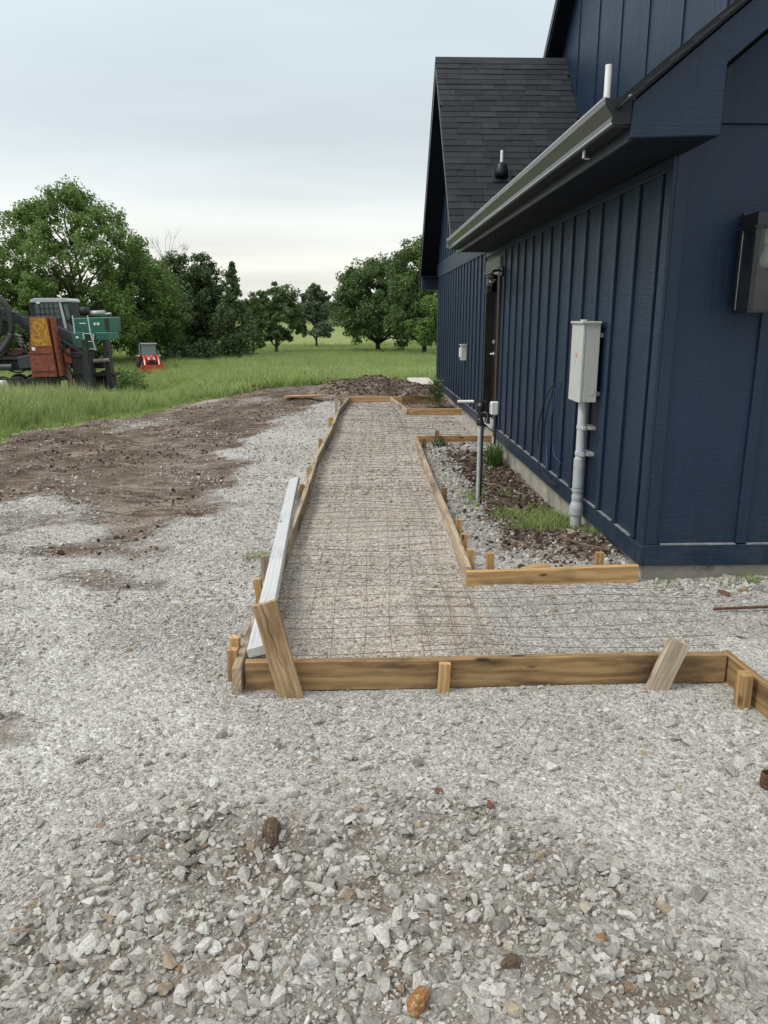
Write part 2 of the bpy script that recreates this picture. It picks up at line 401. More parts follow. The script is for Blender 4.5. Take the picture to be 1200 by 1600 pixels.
def bevel(o, w=0.004, seg=1):
    md = o.modifiers.new('bevel', 'BEVEL'); md.width = w; md.segments = seg; md.limit_method = 'ANGLE'; md.angle_limit = R(40)
    return o
def beam_obj(name, p0, p1, w, h, mat, label=None, cat=None, group=None, up=(0, 0, 1), parent=None, nseg=8, warp=0.004, cham=0.004, point=0.0, roll=0.0):
    """a sawn piece of timber from p0 to p1 (centre line); local X is the length. w across, h along 'up'."""
    p0 = Vector(p0); p1 = Vector(p1); L = (p1 - p0).length; x = (p1 - p0).normalized()
    u = Vector(up); z = (u - x * u.dot(x)).normalized(); y = z.cross(x)
    if roll:
        q = Matrix.Rotation(roll, 3, x); y = q @ y; z = q @ z
    ph = random.random() * 6; RR = []
    for i in range(nseg + 1):
        t = i / nseg; c = cham; a, b_ = w / 2, h / 2
        if point and t < 0.001: a, b_ = a * point, b_ * point
        wy = warp * math.sin(ph + t * 5.1); wz = warp * 0.5 * math.sin(ph * 2 + t * 7.3)
        sec = [(-a + c, -b_), (a - c, -b_), (a, -b_ + c), (a, b_ - c), (a - c, b_), (-a + c, b_), (-a, b_ - c), (-a, -b_ + c)]
        RR.append([(t * L, yy + wy, zz + wz) for yy, zz in sec])
    mb = MB().rings(RR)
    o = mb.build(name, mat)
    o.matrix_world = Matrix((( x.x, y.x, z.x, p0.x), (x.y, y.y, z.y, p0.y), (x.z, y.z, z.z, p0.z), (0, 0, 0, 1)))
    if parent is not None: o.parent = parent
    return tag(o, label, cat, group)

# ------------------------------------------------------------------ ground: one sheet to the horizon
DIRT = [(-14, 4.8), (-9, 5.9), (-4.5, 6.2), (-3.21, 6.74), (-2.88, 6.98), (-2.39, 6.76), (-2.08, 6.27), (-1.66, 6.18), (-1.57, 6.01), (-1.43, 6.45), (-1.41, 7.18),
        (-1.15, 7.94), (-1.22, 8.88), (-1.76, 9.33), (-1.5, 10.75), (-1.4, 12.17), (-0.85, 14.7), (-0.3, 15.5), (1.4, 15.4), (1.76, 15.8), (3, 16), (3, 20),
        (1.2, 21.6), (-1.5, 20.8), (-3.1, 19.6), (-4.2, 18.0), (-5.1, 14.4), (-5.6, 13.1), (-5.9, 11.2), (-7, 10.2), (-10, 9.4), (-14, 8.2)]
GRASS_EDGE = [(-200, -4), (-14, 6.0), (-9, 7.9), (-6, 8.9), (-4.87, 10.3), (-4.63, 12.6), (-4.19, 13.9), (-3.34, 17.2), (-2.49, 18.3), (-1.33, 19.2), (1.2, 20.0), (2.2, 19.4), (30, 19.4), (200, 19.4), (200, 900), (-700, 900), (-700, -4)]
BED = [(0.76, 4.66), (1.9, 4.62), (1.9, 9.95), (0.84, 9.95)]
PATCH = [(-2.19, 5.32, .50, .16, 1), (-1.72, 4.68, .24, .13, 1), (-1.46, 4.52, .26, .10, 1), (-1.48, 5.25, .12, .32, .9), (-.79, 7.48, .16, .10, .9), (-1.42, 2.77, .15, .18, .6),
         (-.45, 2.10, .26, .13, .55), (-.62, 1.75, .12, .08, .45), (.9, 2.2, .09, .05, .7), (.62, 1.66, .06, .04, .5), (.37, 1.6, .05, .05, .6), (-1.75, 5.75, .25, .42, .7), (-2.7, 6.25, .9, .35, .55), (-3.0, 5.6, .5, .22, .6), (-1.2, 6.7, .25, .5, .5), (2.3, 4.42, .5, .12, .55)]
COARSE = [(-.98, 1.80), (-.72, 2.22), (-.30, 2.30), (.29, 2.28), (.55, 2.05), (.85, 1.75), (.95, 1.3), (-.95, 1.3)]
PILE = (0.25, 17.9)
def terrain(x, y):
    x = np.asarray(x, float); y = np.asarray(y, float)
    zl = np.interp(y, [-50, 10.5, 13, 15, 17, 20, 25, 30, 35, 41, 46, 52, 62, 75, 100, 120, 2000], [0, 0, -.06, -.17, -.34, -.66, -1.15, -1.62, -2.08, -2.56, -2.70, -2.74, -2.62, -2.48, -3.0, -2.9, -2.9])
    zr_ = np.interp(y, [-50, 18, 20, 22, 25, 32, 41, 52, 62, 75, 100, 120, 2000], [0, 0, -.03, -.10, -.24, -.65, -1.2, -1.7, -2.05, -2.45, -3.0, -2.9, -2.9])
    lw = sstep(-x / np.maximum(y, 4.0), .12, .32)
    z = zl * lw + zr_ * (1 - lw)
    z = z + 3.6 * sstep(y, 120, 300) + 4.2 * sstep(y, 108, 210) * sstep(x, -14, 16) + 2.0 * sstep(y, 300, 800)
    z = z + (fbm(x, y, 0.02, 3) - 0.5) * 1.2 * sstep(np.hypot(x, y), 60, 160)
    z = z + (fbm(x, y, 0.25, 3) - 0.5) * 0.30 * sstep(y - 0.3 * x, 13, 24)
    return z
def masks(x, y):
    x = np.asarray(x, float); y = np.asarray(y, float)
    wx = x + (fbm(x, y, 1.7, 4) - 0.5) * 0.6 + (fbm(x + 5, y, 8, 3) - .5) * .35; wy = y + (fbm(x + 50, y + 20, 1.5, 4) - 0.5) * 0.8 + (fbm(x, y + 5, 8, 3) - .5) * .5
    n = fbm(x + 9, y + 3, 3.2, 4)
    d = inpoly(wx, wy, DIRT).astype(float) * np.clip(.62 + 1.5 * (fbm(x * .8 + 70, y * .45, 1.1, 5) - .36), .30, 1)
    nf = fbm(x + 2, y + 8, 9.0, 4)
    for cx, cy, a, b, s_ in PATCH:
        q = ((x - cx) / a) ** 2 + ((y - cy) / b) ** 2
        d = np.maximum(d, s_ * np.clip(1.25 - q * .8 + (n - .5) * 2.2 + (nf - .5) * 1.6, 0, 1) * (q < 3))
    bed = inpoly(x, y, BED)
    bd = sstep(x + (n - 0.5) * 0.35, 0.98 + 0.12 * sstep(y, 5.6, 4.9), 1.16 + 0.2 * sstep(y, 5.6, 4.9)) * sstep(y + (n - .5) * .5, 9.75, 9.25)
    bd = bd * (0.35 + 0.65 * sstep(y + (n - .5) * .3, 4.8, 5.0))
    d = np.where(bed, np.maximum(bd, 0.25 * n), d)
    fb = inpoly(x, y, [(0.82, 13.1), (1.9, 13.1), (1.9, 15.6), (0.7, 15.6)])
    d = np.where(fb, np.maximum(d, 0.85), d)
    path = inpoly(x, y, [(-.54, 3.15), (.68, 3.15), (.70, 4.4), (.80, 10.0), (1.76, 10.0), (1.76, 13.0), (.8, 13.0), (.6, 15.2), (-.21, 15.2), (-.42, 10.5)])
    d = np.where(path, np.minimum(d, 0.0) + 0.0, d)
    g = inpoly(x + (fbm(x, y, 0.8, 4) - .5) * 1.0, y + (fbm(x + 31, y, 0.8, 4) - .5) * 1.4, GRASS_EDGE).astype(float)
    co = inpoly(x + (n - .5) * .3, y + (fbm(x, y + 40, 3.0, 3) - .5) * .3, COARSE).astype(float)
    return d, g, path.astype(float), co, bed
def height(x, y):
    d, g, path, co, bed = masks(x, y)
    z = terrain(x, y)
    near = sstep(y, 30, 18)
    z = z + (fbm(x, y, 1.1, 4) - 0.5) * 0.05 * near * (1 - 0.6 * path)
    z = z + (fbm(x + 7, y + 7, 5.0, 3) - 0.5) * (0.018 + 0.05 * d * (1 - path)) * near
    # track-machine cleat ripples in the bare dirt
    band = sstep(fbm(x * 1.1 + 3, y * 0.22, 1.0, 2), 0.38, 0.55)
    z = z + d * band * 0.034 * np.abs(np.sin((y + 0.25 * x + 0.3 * fbm(x, y, 0.8, 2)) * math.pi / 0.21)) * sstep(y, 6.2, 7.2) * sstep(y, 15, 12)
    # gravel shoulder edge is a little higher than the scraped dirt
    z = z - 0.03 * d * (1 - bed) * sstep(y, 5.8, 6.8) * sstep(y, 17, 15)
    z = z + co * 0.02 * fbm(x, y, 4, 3)
    # dug-out strip beside the foundation
    zb = -0.13 * sstep(x, 1.0, 1.45) * sstep(y, 5.6, 7.0) * sstep(y, 9.9, 9.0) + 0.05 * sstep(x, 1.15, 1.4) * sstep(y, 5.9, 5.3)
    z = np.where(bed, z + zb, z)
    # spoil heap past the end of the path
    q = ((x - PILE[0]) / 1.45) ** 2 + ((y - PILE[1]) / 1.5) ** 2
    hp = np.clip(1 - q, 0, 1) ** 0.8 * (0.25 + 0.30 * (fbm(x, y, 2.2, 4) - 0.5))
    q2 = ((x - 1.35) / 0.75) ** 2 + ((y - 17.2) / 1.1) ** 2
    hp = np.maximum(hp, np.clip(1 - q2, 0, 1) * 0.17)
    z = z + hp
    # low dirt bump left of the forms' far end
    z = z + 0.13 * np.exp(-(((x + 1.3) / .45) ** 2 + ((y - 15.3) / .5) ** 2))
    return z
def axis(segs):
    out = []
    for a, b, st in segs: out.append(np.arange(a, b - 1e-6, st))
    return out
def geo(a, b, s0, f):
    v = [a]; st = s0
    while v[-1] < b: v.append(v[-1] + st); st *= f
    return np.array(v)
xs = np.concatenate([-geo(9.0, 900, 0.12, 1.13)[1:][::-1], np.arange(-9, 3.0, 0.055), geo(3.0, 900, 0.15, 1.2)])
ys = np.concatenate([-geo(-0.9, 120, 0.1, 1.35)[1:][::-1], np.arange(0.9, 20.6, 0.042), geo(20.6, 1500, 0.08, 1.09)])
GX, GY = np.meshgrid(xs, ys)
GZ = height(GX, GY)
dm, gm, pm, cm, bm_ = masks(GX, GY)
def blur(a, n=1):
    for _ in range(n):
        p = np.pad(a, 1, 'edge'); a = (p[:-2, 1:-1] + p[2:, 1:-1] + p[1:-1, :-2] + p[1:-1, 2:] + 2 * p[1:-1, 1:-1]) / 6
    return a
dm, gm, cm = np.maximum(blur(dm, 14), blur(dm, 2) * .55), blur(gm, 6), blur(cm, 10)
def sample(A, x, y):
    i = np.clip(np.searchsorted(ys, y) - 1, 0, len(ys) - 2); j = np.clip(np.searchsorted(xs, x) - 1, 0, len(xs) - 2)
    return A[i, j]
ny, nx = GX.shape
me = bpy.data.meshes.new('ground')
me.vertices.add(nx * ny)
me.vertices.foreach_set('co', np.stack([GX, GY, GZ], -1).astype(np.float32).ravel())
idx = np.arange(nx * ny).reshape(ny, nx)
q = np.stack([idx[:-1, :-1], idx[:-1, 1:], idx[1:, 1:], idx[1:, :-1]], -1).reshape(-1, 4)
me.loops.add(q.size); me.loops.foreach_set('vertex_index', q.ravel().astype(np.int32))
me.polygons.add(len(q)); me.polygons.foreach_set('loop_start', np.arange(0, q.size, 4, dtype=np.int32)); me.polygons.foreach_set('loop_total', np.full(len(q), 4, np.int32))
me.polygons.foreach_set('use_smooth', np.ones(len(q), bool))
at = me.attributes.new('soil', 'FLOAT_COLOR', 'POINT')
at.data.foreach_set('color', np.stack([dm, gm, pm, cm], -1).astype(np.float32).ravel())
me.update(); me.validate()
ground = bpy.data.objects.new('ground', me); col.objects.link(ground); tag(ground, kind='structure')
ground['label'] = 'grey crushed gravel yard with bare brown dirt and green field beyond'

m, nt, b, o = newmat('ground'); k = NT(nt)
P = k.n('ShaderNodeNewGeometry').outputs['Position']
A = k.n('ShaderNodeAttribute', attribute_name='soil'); sc = k.n('ShaderNodeSeparateColor'); k.l(A.outputs['Color'], sc.inputs[0])
mD, mG, mP = sc.outputs[0], sc.outputs[1], sc.outputs[2]; mC = A.outputs['Alpha']
def vor(scale, out='Color', feat='F1'):
    q_ = k.n('ShaderNodeTexVoronoi', feature=feat); q_.inputs['Scale'].default_value = scale; k.l(P, q_.inputs['Vector']); return q_.outputs[out]
sv = k.n('ShaderNodeSeparateColor'); k.l(vor(95), sv.inputs[0])
sv2 = k.n('ShaderNodeSeparateColor'); k.l(vor(38), sv2.inputs[0])
gray = k.ramp(k.math('ADD', k.math('MULTIPLY', sv.outputs[0], 0.6), k.math('MULTIPLY', sv2.outputs[1], 0.4)), [(0.05, (0.22, 0.208, 0.19)), (0.4, (0.37, 0.356, 0.334)), (0.75, (0.48, 0.467, 0.443)), (0.95, (0.62, 0.61, 0.59))])
big = k.noise(P, 0.9, 5, 0.6)
gray = k.mix(1.0, gray, k.ramp(big, [(0.3, (0.82, 0.81, 0.79)), (0.7, (1.10, 1.10, 1.09))]), 'MULTIPLY')
tan = k.mix(1.0, gray, (1.08, 0.98, 0.88), 'MULTIPLY')
pn = k.rng(k.noise(P, 2.2, 4, 0.6), 0.3, 0.7, 0.25, 1.0)
gray = k.mix(k.math('MULTIPLY', mC, k.rng(k.noise(P, 5, 4, 0.65), 0.33, 0.6, 0.25, 1.0)), gray, (0.135, 0.108, 0.082))
gcol = k.mix(k.math('MULTIPLY', mP, pn), gray, tan)
dn = k.noise(P, 2.6, 7, 0.68); df = k.noise(P, 34, 4, 0.7)
dirt = k.ramp(k.math('ADD', k.math('MULTIPLY', dn, 0.65), k.math('MULTIPLY', df, 0.35)), [(0.33, (0.068, 0.049, 0.038)), (0.45, (0.14, 0.108, 0.087)), (0.57, (0.235, 0.192, 0.160)), (0.72, (0.38, 0.34, 0.30))])
dsp = k.n('ShaderNodeSeparateColor'); k.l(vor(55), dsp.inputs[0])
dirt = k.mix(1.0, dirt, k.ramp(k.noise(k.mapping(P, (1, .55, 1)), 0.75, 6, 0.65), [(0.35, (0.60, 0.56, 0.53)), (0.62, (1.12, 1.12, 1.12))]), 'MULTIPLY')
dirt = k.mix(k.math('MULTIPLY', k.rng(dsp.outputs[0], 0.90, 0.94), k.rng(k.noise(P, 1.7, 3), 0.4, 0.6)), dirt, (0.36, 0.34, 0.31))
stk = k.noise(k.mapping(P, (2.4, 10, 1)), 1.0, 6, 0.72)
dirt = k.mix(1.0, dirt, k.ramp(stk, [(0.36, (0.58, 0.54, 0.50)), (0.62, (1.22, 1.22, 1.22))]), 'MULTIPLY')
wv = k.n('ShaderNodeTexWave', wave_type='BANDS', bands_direction='Y'); wv.inputs['Scale'].default_value = 1.7; wv.inputs['Distortion'].default_value = 2.5; wv.inputs['Detail'].default_value = 4; wv.inputs['Detail Scale'].default_value = 2.5; wv.inputs['Detail Roughness'].default_value = 0.7
k.l(P, wv.inputs['Vector'])
rip = k.math('MULTIPLY', wv.outputs['Fac'], k.rng(k.noise(k.mapping(P, (1.3, .3, 1)), 1.0, 3), 0.42, 0.58))
dirt = k.mix(1.0, dirt, k.ramp(rip, [(0.0, (0.88, 0.86, 0.84)), (0.9, (1.35, 1.35, 1.34))]), 'MULTIPLY')
edge = k.math('ADD', mD, k.math('MULTIPLY', k.math('SUBTRACT', k.noise(P, 6, 8, 0.78), 0.5), 1.3))
fD = k.math('MULTIPLY', k.rng(edge, 0.28, 0.62), k.rng(mD, 0.02, 0.15))
c1 = k.mix(fD, gcol, dirt)
gn = k.noise(P, 0.35, 5, 0.6); gf = k.noise(P, 9, 5, 0.7)
grs = k.ramp(k.math('ADD', k.math('MULTIPLY', gn, 0.5), k.math('MULTIPLY', gf, 0.5)), [(0.3, (0.12, 0.155, 0.048)), (0.5, (0.19, 0.23, 0.078)), (0.7, (0.27, 0.295, 0.12))])
gedge = k.math('ADD', mG, k.math('MULTIPLY', k.math('SUBTRACT', k.noise(P, 2.2, 6, 0.7), 0.5), 0.9))
c2 = k.mix(k.rng(gedge, 0.35, 0.6), c1, grs)
k.l(c2, b.inputs['Base Color']); b.inputs['Roughness'].default_value = 0.95; b.inputs['Specular IOR Level'].default_value = 0.15
hv = k.math('ADD', k.math('MULTIPLY', vor(95, 'Distance'), -0.3), k.math('MULTIPLY', vor(38, 'Distance'), -0.5))
bh = k.mix(fD, hv, k.math('SUBTRACT', k.math('ADD', k.math('ADD', k.math('MULTIPLY', dn, 2.0), k.math('ADD', k.math('MULTIPLY', stk, 3.0), k.math('MULTIPLY', rip, 1.6))), k.math('MULTIPLY', df, 0.9)), 3.7))
bh = k.mix(k.rng(gedge, 0.35, 0.6), bh, k.math('SUBTRACT', k.math('MULTIPLY', gf, 4.0), 2.3))
k.l(k.bump(bh, 0.9, 0.018), b.inputs['Normal'])
me.materials.append(m)

pad = MB().box((1.22, 18.15, -0.3), (1.78, 20.2, 0.10)); pad = pad.build('concrete_pad', 'concrete_pale'); bevel(pad, 0.01); tag(pad, 'pale concrete slab at the far corner of the house', None, None, 'structure')

def gz(x, y): return float(height(np.array([x]), np.array([y]))[0])

# ------------------------------------------------------------------ the house
WX, WY = 1.76, 4.55                     # outer faces of the long wall and of the end wall
house = thing('house', (WX, WY, 0), 'dark navy board-and-batten house with black shingle roofs and gutter', 'house')
def part(mb, name, mat, parent=house, bev=0.0, smooth=False, label=None):
    o_ = mb.build(name, mat, parent, smooth)
    if bev: bevel(o_, bev)
    if label: o_['label'] = label
    return o_
# foundation: one poured wall along both visible sides
part(MB().box((WX + .022, WY + .022, -.5), (9.4, 18.0, .10)), 'foundation', 'concrete', bev=0.006)
# long wall in three panels round the door opening
D0, D1 = 9.90, 10.90
part(MB().box((WX, WY, .10), (WX + .14, D0, 2.47)), 'wall', 'siding')
part(MB().box((WX, D1, .10), (WX + .14, 18.0, 2.47)), 'wall', 'siding')
part(MB().box((WX, D0, 2.20), (WX + .14, D1, 2.47)), 'wall', 'siding')
# end wall, below and above the flashing line
def zr(x): return 2.62 + .83 * (x - 1.33)                 # top of the garage rake
part(MB().box((WX + .14, WY, .10), (9.26, WY + .14, 2.63)), 'wall', 'siding')
gp = MB().prism([(1.86, WY - .02, 2.634), (9.0, WY - .02, 2.634), (9.0, WY - .02, 2.70), (5.3, WY - .02, zr(5.3) - .25), (1.86, WY - .02, 2.80)], (0, .14, 0))
part(gp, 'gable_wall', 'siding')
part(MB().box((WX, WY, 2.4705), (WX + .1395, WY + .14, 2.6295)), 'wall', 'siding')
# battens of the long wall
batten_me = None
def copy_part(src, name, parent, dloc):
    c_ = src.copy(); col.objects.link(c_); c_.parent = parent; c_.location = Vector(src.location) + Vector(dloc); return c_
b0 = part(MB().box((WX - .019, 4.685, .232), (WX + .001, 4.749, 2.40)), 'batten', 'siding_trim', bev=.003)
for i in range(1, 14): copy_part(b0, 'batten', house, (0, .3785 * i + random.uniform(-.006, .006), 0))
b1 = part(MB().box((WX - .019, 11.10, .232), (WX + .001, 11.164, 2.47)), 'batten', 'siding_trim', bev=.003)
for i in range(1, 19):
    if 11.1 + .3785 * i < 17.9: copy_part(b1, 'batten', house, (0, .3785 * i, 0))
# battens of the end wall
b2 = part(MB().box((2.335, WY - .019, .236), (2.40, WY + .001, 2.63)), 'batten', 'siding_trim', bev=.003)
copy_part(b2, 'batten', house, (.41, 0, 0))
# corner boards, skirt boards and sky light on their tops painted as pale strips
part(MB().box((WX - .022, WY - .022, .10), (WX + .001, WY + .075, 2.47)), 'corner_board', 'siding_trim', bev=.003)
part(MB().box((WX + .001, WY - .020, .232), (WX + .075, WY + .001, 2.63)), 'corner_board', 'siding_trim', bev=.003)
sk1 = part(MB().box((WX - .026, WY - .026, .095), (WX + .002, D0 - .06, .226)), 'skirt_board', 'siding_trim', bev=.003)
sk2 = part(MB().box((WX - .026, D1 + .06, .095), (WX + .002, 18.0, .226)), 'skirt_board', 'siding_trim', bev=.003)
sk3 = part(MB().box((WX + .002, WY - .026, .095), (9.26, WY + .002, .230)), 'skirt_board', 'siding_trim', bev=.003)
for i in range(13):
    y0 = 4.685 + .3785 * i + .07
    part(MB().box((WX - .024, y0, .226), (WX - .001, y0 + .295, .2295)), 'skirt_skylit_edge', 'pale_or_skylit_edge', sk1)
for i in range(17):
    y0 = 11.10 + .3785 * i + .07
    part(MB().box((WX - .024, y0, .226), (WX - .001, y0 + .295, .2295)), 'skirt_skylit_edge', 'pale_or_skylit_edge', sk2)
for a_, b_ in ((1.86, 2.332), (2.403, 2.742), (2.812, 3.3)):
    part(MB().box((a_, WY - .027, .230), (b_, WY - .001, .237)), 'skirt_skylit_edge', 'pale_or_skylit_edge', sk3)
# frieze under the garage soffit
part(MB().box((WX - .024, WY + .076, 2.40), (WX + .001, 11.0, 2.468)), 'frieze_board', 'siding_trim', bev=.003)
# eave: soffit, fascia
EY0, EY1 = 4.05, 10.98
part(MB().box((1.352, EY0 + .026, 2.470), (WX - .0255, EY1, 2.490)).box((WX - .0255, EY0 + .026, 2.4705), (1.774, WY - .0225, 2.490)).box((WX - .0255, WY + .08, 2.4715), (WX + .05, EY1, 2.490)), 'soffit', 'soffit_paint')
part(MB().box((1.33, EY0 + .026, 2.445), (1.352, EY1, 2.63)), 'fascia', 'fascia_paint', bev=.003)
# rake board with its boxed return ("pork chop")
rk = MB().prism([(1.33, EY0, 2.455), (1.775, EY0, 2.47), (1.775, EY0, 2.79), (5.3, EY0, 2.79 + .83 * 3.525), (5.3, EY0, zr(5.3)), (1.33, EY0, 2.615)], (0, .025, 0))
part(rk, 'rake_board', 'siding_trim', bev=.004)
part(MB().prism([(5.301, EY0, 2.79 + .83 * 3.525), (8.83, EY0, 2.79), (9.2, EY0, 2.5), (9.27, EY0, 2.62), (5.301, EY0, zr(5.3))], (0, .025, 0)), 'rake_board', 'siding_trim', bev=.004)
part(MB().box((1.752, EY0 + .026, 2.4905), (1.774, WY - .021, 2.785)), 'return_side', 'soffit_paint')
part(MB().prism([(1.775, EY0 + .026, 2.81), (5.3, EY0 + .026, 2.81 + .83 * 3.525), (5.3, EY0 + .026, 2.83 + .83 * 3.525), (1.775, EY0 + .026, 2.83)], (0, WY - EY0 - .05, 0)), 'rake_soffit', 'soffit_paint')
# garage roof deck + its shingle courses
SL = math.hypot(1, .83)
deck = part(MB().prism([(1.27, 4.02, zr(1.27) + .004), (1.27, 11.02, zr(1.27) + .004), (1.80, 12.3, zr(1.80) + .004), (3.72, 13.95, zr(3.72) + .004), (5.3, 13.95, zr(5.3) + .004), (5.3, 4.02, zr(5.3) + .004)], (0, 0, .016)), 'roof', 'shingle_base', label='black shingle roof over the near wing')
part(MB().prism([(5.301, 4.02, zr(5.3) + .004), (9.35, 4.02, zr(1.25) + .004), (9.35, 13.9, zr(1.25) + .004), (5.301, 13.9, zr(5.3) + .004)], (0, 0, .016)), 'roof', 'shingle_base')
sh = MB()
nx_, nz_ = Vector((1, 0, .83)).normalized(), Vector((-.83, 0, 1)).normalized()
for i in range(36):
    s0 = i * .143; y = 3.995 + random.uniform(0, .012); ext = 5.3 if i < 16 else 1.3
    while y < 4.0 + ext:
        w_ = random.choice((.16, .25, .33, .45)); p = Vector((1.262, 0, zr(1.262) + .021)) + nx_ * s0
        lift = random.choice((.003, .008)); a_ = p + nz_ * .002; q_ = p + nx_ * .19
        sh.prism([(a_.x, y, a_.z), (q_.x, y, q_.z - .004), (q_.x + nz_.x * .004, y, q_.z), (a_.x + nz_.x * (.006 + lift), y, a_.z + .008 + lift)], (0, w_ - .003, 0)); y += w_
so = sh.build('shingles', 'shingle', deck); so['kind'] = 'stuff'

# K-style gutter
def gutter_profile():
    return [(1.329, 2.628), (1.329, 2.520), (1.240, 2.512), (1.232, 2.530), (1.236, 2.552), (1.205, 2.598), (1.198, 2.606), (1.196, 2.634), (1.206, 2.634), (1.2075, 2.611), (1.214, 2.602), (1.2445, 2.556), (1.241, 2.532), (1.246, 2.521), (1.321, 2.527), (1.321, 2.628)]
GY0, GY1 = 4.06, 11.02
gut = part(MB().prism([(x_, GY0, z_) for x_, z_ in gutter_profile()], (0, GY1 - GY0, 0)), 'gutter', 'gutter_paint', label='charcoal gutter along the near eave')
for bx_, bz_, br_ in ((1.199, 2.636, .0065), (1.2335, 2.520, .0055)):
    part(MB().tube([(bx_, GY0 - .001, bz_), (bx_, GY1 + .001, bz_)], br_, 10), 'gutter_bead', 'gutter_bead_glint', gut, smooth=True)
part(MB().box((1.243, GY0 + .001, 2.506), (1.327, GY1 - .001, 2.5115)), 'gutter_under_shade', 'gutter_cap_paint', gut)  # added near-black sheet, paints the shade below the gutter
for y_ in (GY0 - .002, GY1):
    part(MB().prism([(x_, y_, z_) for x_, z_ in gutter_profile()[:8]], (0, .002, 0)), 'end_cap', 'gutter_cap_paint', gut)
part(MB().box((1.188, 11.023, 2.53), (1.30, 11.035, 2.66)), 'end_cap', 'pale_or_skylit_edge', gut, label='pale metal end cap at the far gutter end')
part(MB().box((1.255, 4.60, 2.462), (1.262, 4.63, 2.513)).box((1.255, 4.60, 2.462), (1.29, 4.63, 2.466)), 'hanger_strap', 'galvanised', gut)
part(MB().box((1.315, 4.052, 2.628), (1.34, 4.075, 2.648)), 'hanger_strap', 'galvanised', gut)

# cross gable further along: wall triangle, band board, roof slabs with shingles
RX, RYc, RZc, SLP = 1.41, 15.15, 6.07, 1.10
def zc_(y): return RZc - SLP * abs(y - RYc)
part(MB().box((WX - .022, 11.0, 2.47), (WX + .12, 18.0, 2.76)), 'band_board', 'siding_trim', bev=.004)
part(MB().prism([(WX - .002, 12.35, 2.761), (WX - .002, 17.95, 2.761), (WX - .002, RYc, RZc - .30)], (.1, 0, 0)), 'gable_wall', 'siding')
gb = None
for y_ in np.arange(12.7, 17.8, .40):
    t_ = zc_(y_) - .34
    if t_ > 2.9: part(MB().box((WX - .021, y_, 2.762), (WX - .001, y_ + .064, t_)), 'batten', 'siding_trim')
NY, FY = 12.20, 18.45
TH = .17
near_roof = part(MB().prism([(RX, RYc, RZc - .022), (RX, NY, zc_(NY) - .022), (RX, NY, zc_(NY) - .022 - TH), (RX, RYc, RZc - .022 - TH * 1.45)], (3.75 - RX, 0, 0)), 'roof', 'shingle_base', label='steep black shingle roof slope facing the yard')
part(MB().prism([(RX, RYc + .001, RZc - .004), (RX, FY, zc_(FY) - .004), (RX, FY, zc_(FY) - TH), (RX, RYc + .001, RZc - .004 - TH * 1.45)], (3.75 - RX, 0, 0)), 'roof', 'soffit_paint')
# rake fascia on both sides of the cross gable, with a thin pale drip line
for s_, y1 in ((-1, NY), (1, FY)):
    part(MB().prism([(RX - .022, RYc, RZc - .008), (RX - .022, y1, zc_(y1) - .008), (RX - .022, y1, zc_(y1) - .215), (RX - .022, RYc, RZc - .26)], (.021, 0, 0)), 'rake_board', 'fascia_paint')
    part(MB().prism([(RX - .034, RYc, RZc + .004), (RX - .034, y1, zc_(y1) + .004), (RX - .034, y1, zc_(y1) - .010), (RX - .034, RYc, RZc - .010)], (.011, 0, 0)), 'drip_edge', 'black_metal')
part(MB().box((RX - .001, 18.01, 2.22), (WX + .1, FY - .02, 2.47)), 'eave_return', 'siding_trim', bev=.004)
part(MB().box((RX - .004, 17.7, 2.471), (WX - .025, FY - .02, 2.50)), 'eave_return', 'soffit_paint')
# shingles of the near slope, one by one
ny_, nn_ = Vector((0, 1, SLP)).normalized(), Vector((0, -SLP, 1)).normalized()
L_ = (RYc - NY) * math.hypot(1, SLP); ncourse = int(L_ / .147)
shm = {}
for w_ in (.22, .30, .38, .46):
    mbs = MB(); V = []
    for xx in (0, w_ - .006):
        for yy, zz in ((0, .000), (.185, .000), (.185, .003), (0, .013)): V.append((xx, yy, zz))
    mbs.add(V, [(3, 2, 1, 0), (4, 5, 6, 7), (0, 1, 5, 4), (1, 2, 6, 5), (2, 3, 7, 6), (3, 0, 4, 7)])
    t_ = mbs.build('shingle', 'shingle'); shm[w_] = t_.data; bpy.data.objects.remove(t_)
rotm = Matrix(((1, 0, 0), (0, ny_.y, nn_.y), (0, ny_.z, nn_.z))).to_4x4()
npl = parent_loc(near_roof); cnt = 0; rest = MB()
for i in range(ncourse + 1):
    base = Vector((0, NY - .03, zc_(NY - .03))) + ny_ * (i * .147) + nn_ * .002
    if base.y > RYc - .04: break
    x_ = RX - .03 + random.uniform(-.0, .2) - .2
    while x_ < 3.72:
        w_ = random.choice((.22, .30, .38, .46)); a_ = max(x_, RX - .035)
        if a_ + .05 < min(x_ + w_, 3.72):
            zz = random.choice((0, .004)); o_ = bpy.data.objects.new('shingle', shm[w_]); col.objects.link(o_); o_.parent = near_roof
            sc_ = (min(x_ + w_, 3.72) - a_) / w_
            o_.matrix_local = Matrix.Translation(Vector((a_, base.y, base.z)) + nn_ * zz - Vector(npl)) @ rotm @ Matrix.Diagonal((sc_, 1, 1, 1)); cnt += 1
        x_ += w_
part(MB().prism([(RX - .03, RYc - .13, RZc - .13 * SLP + .010), (RX - .03, RYc, RZc + .026), (RX - .03, RYc + .13, RZc - .13 * SLP + .010), (RX - .03, RYc, RZc + .012)], (3.75 - RX + .02, 0, 0)), 'ridge_cap', 'shingle', near_roof)
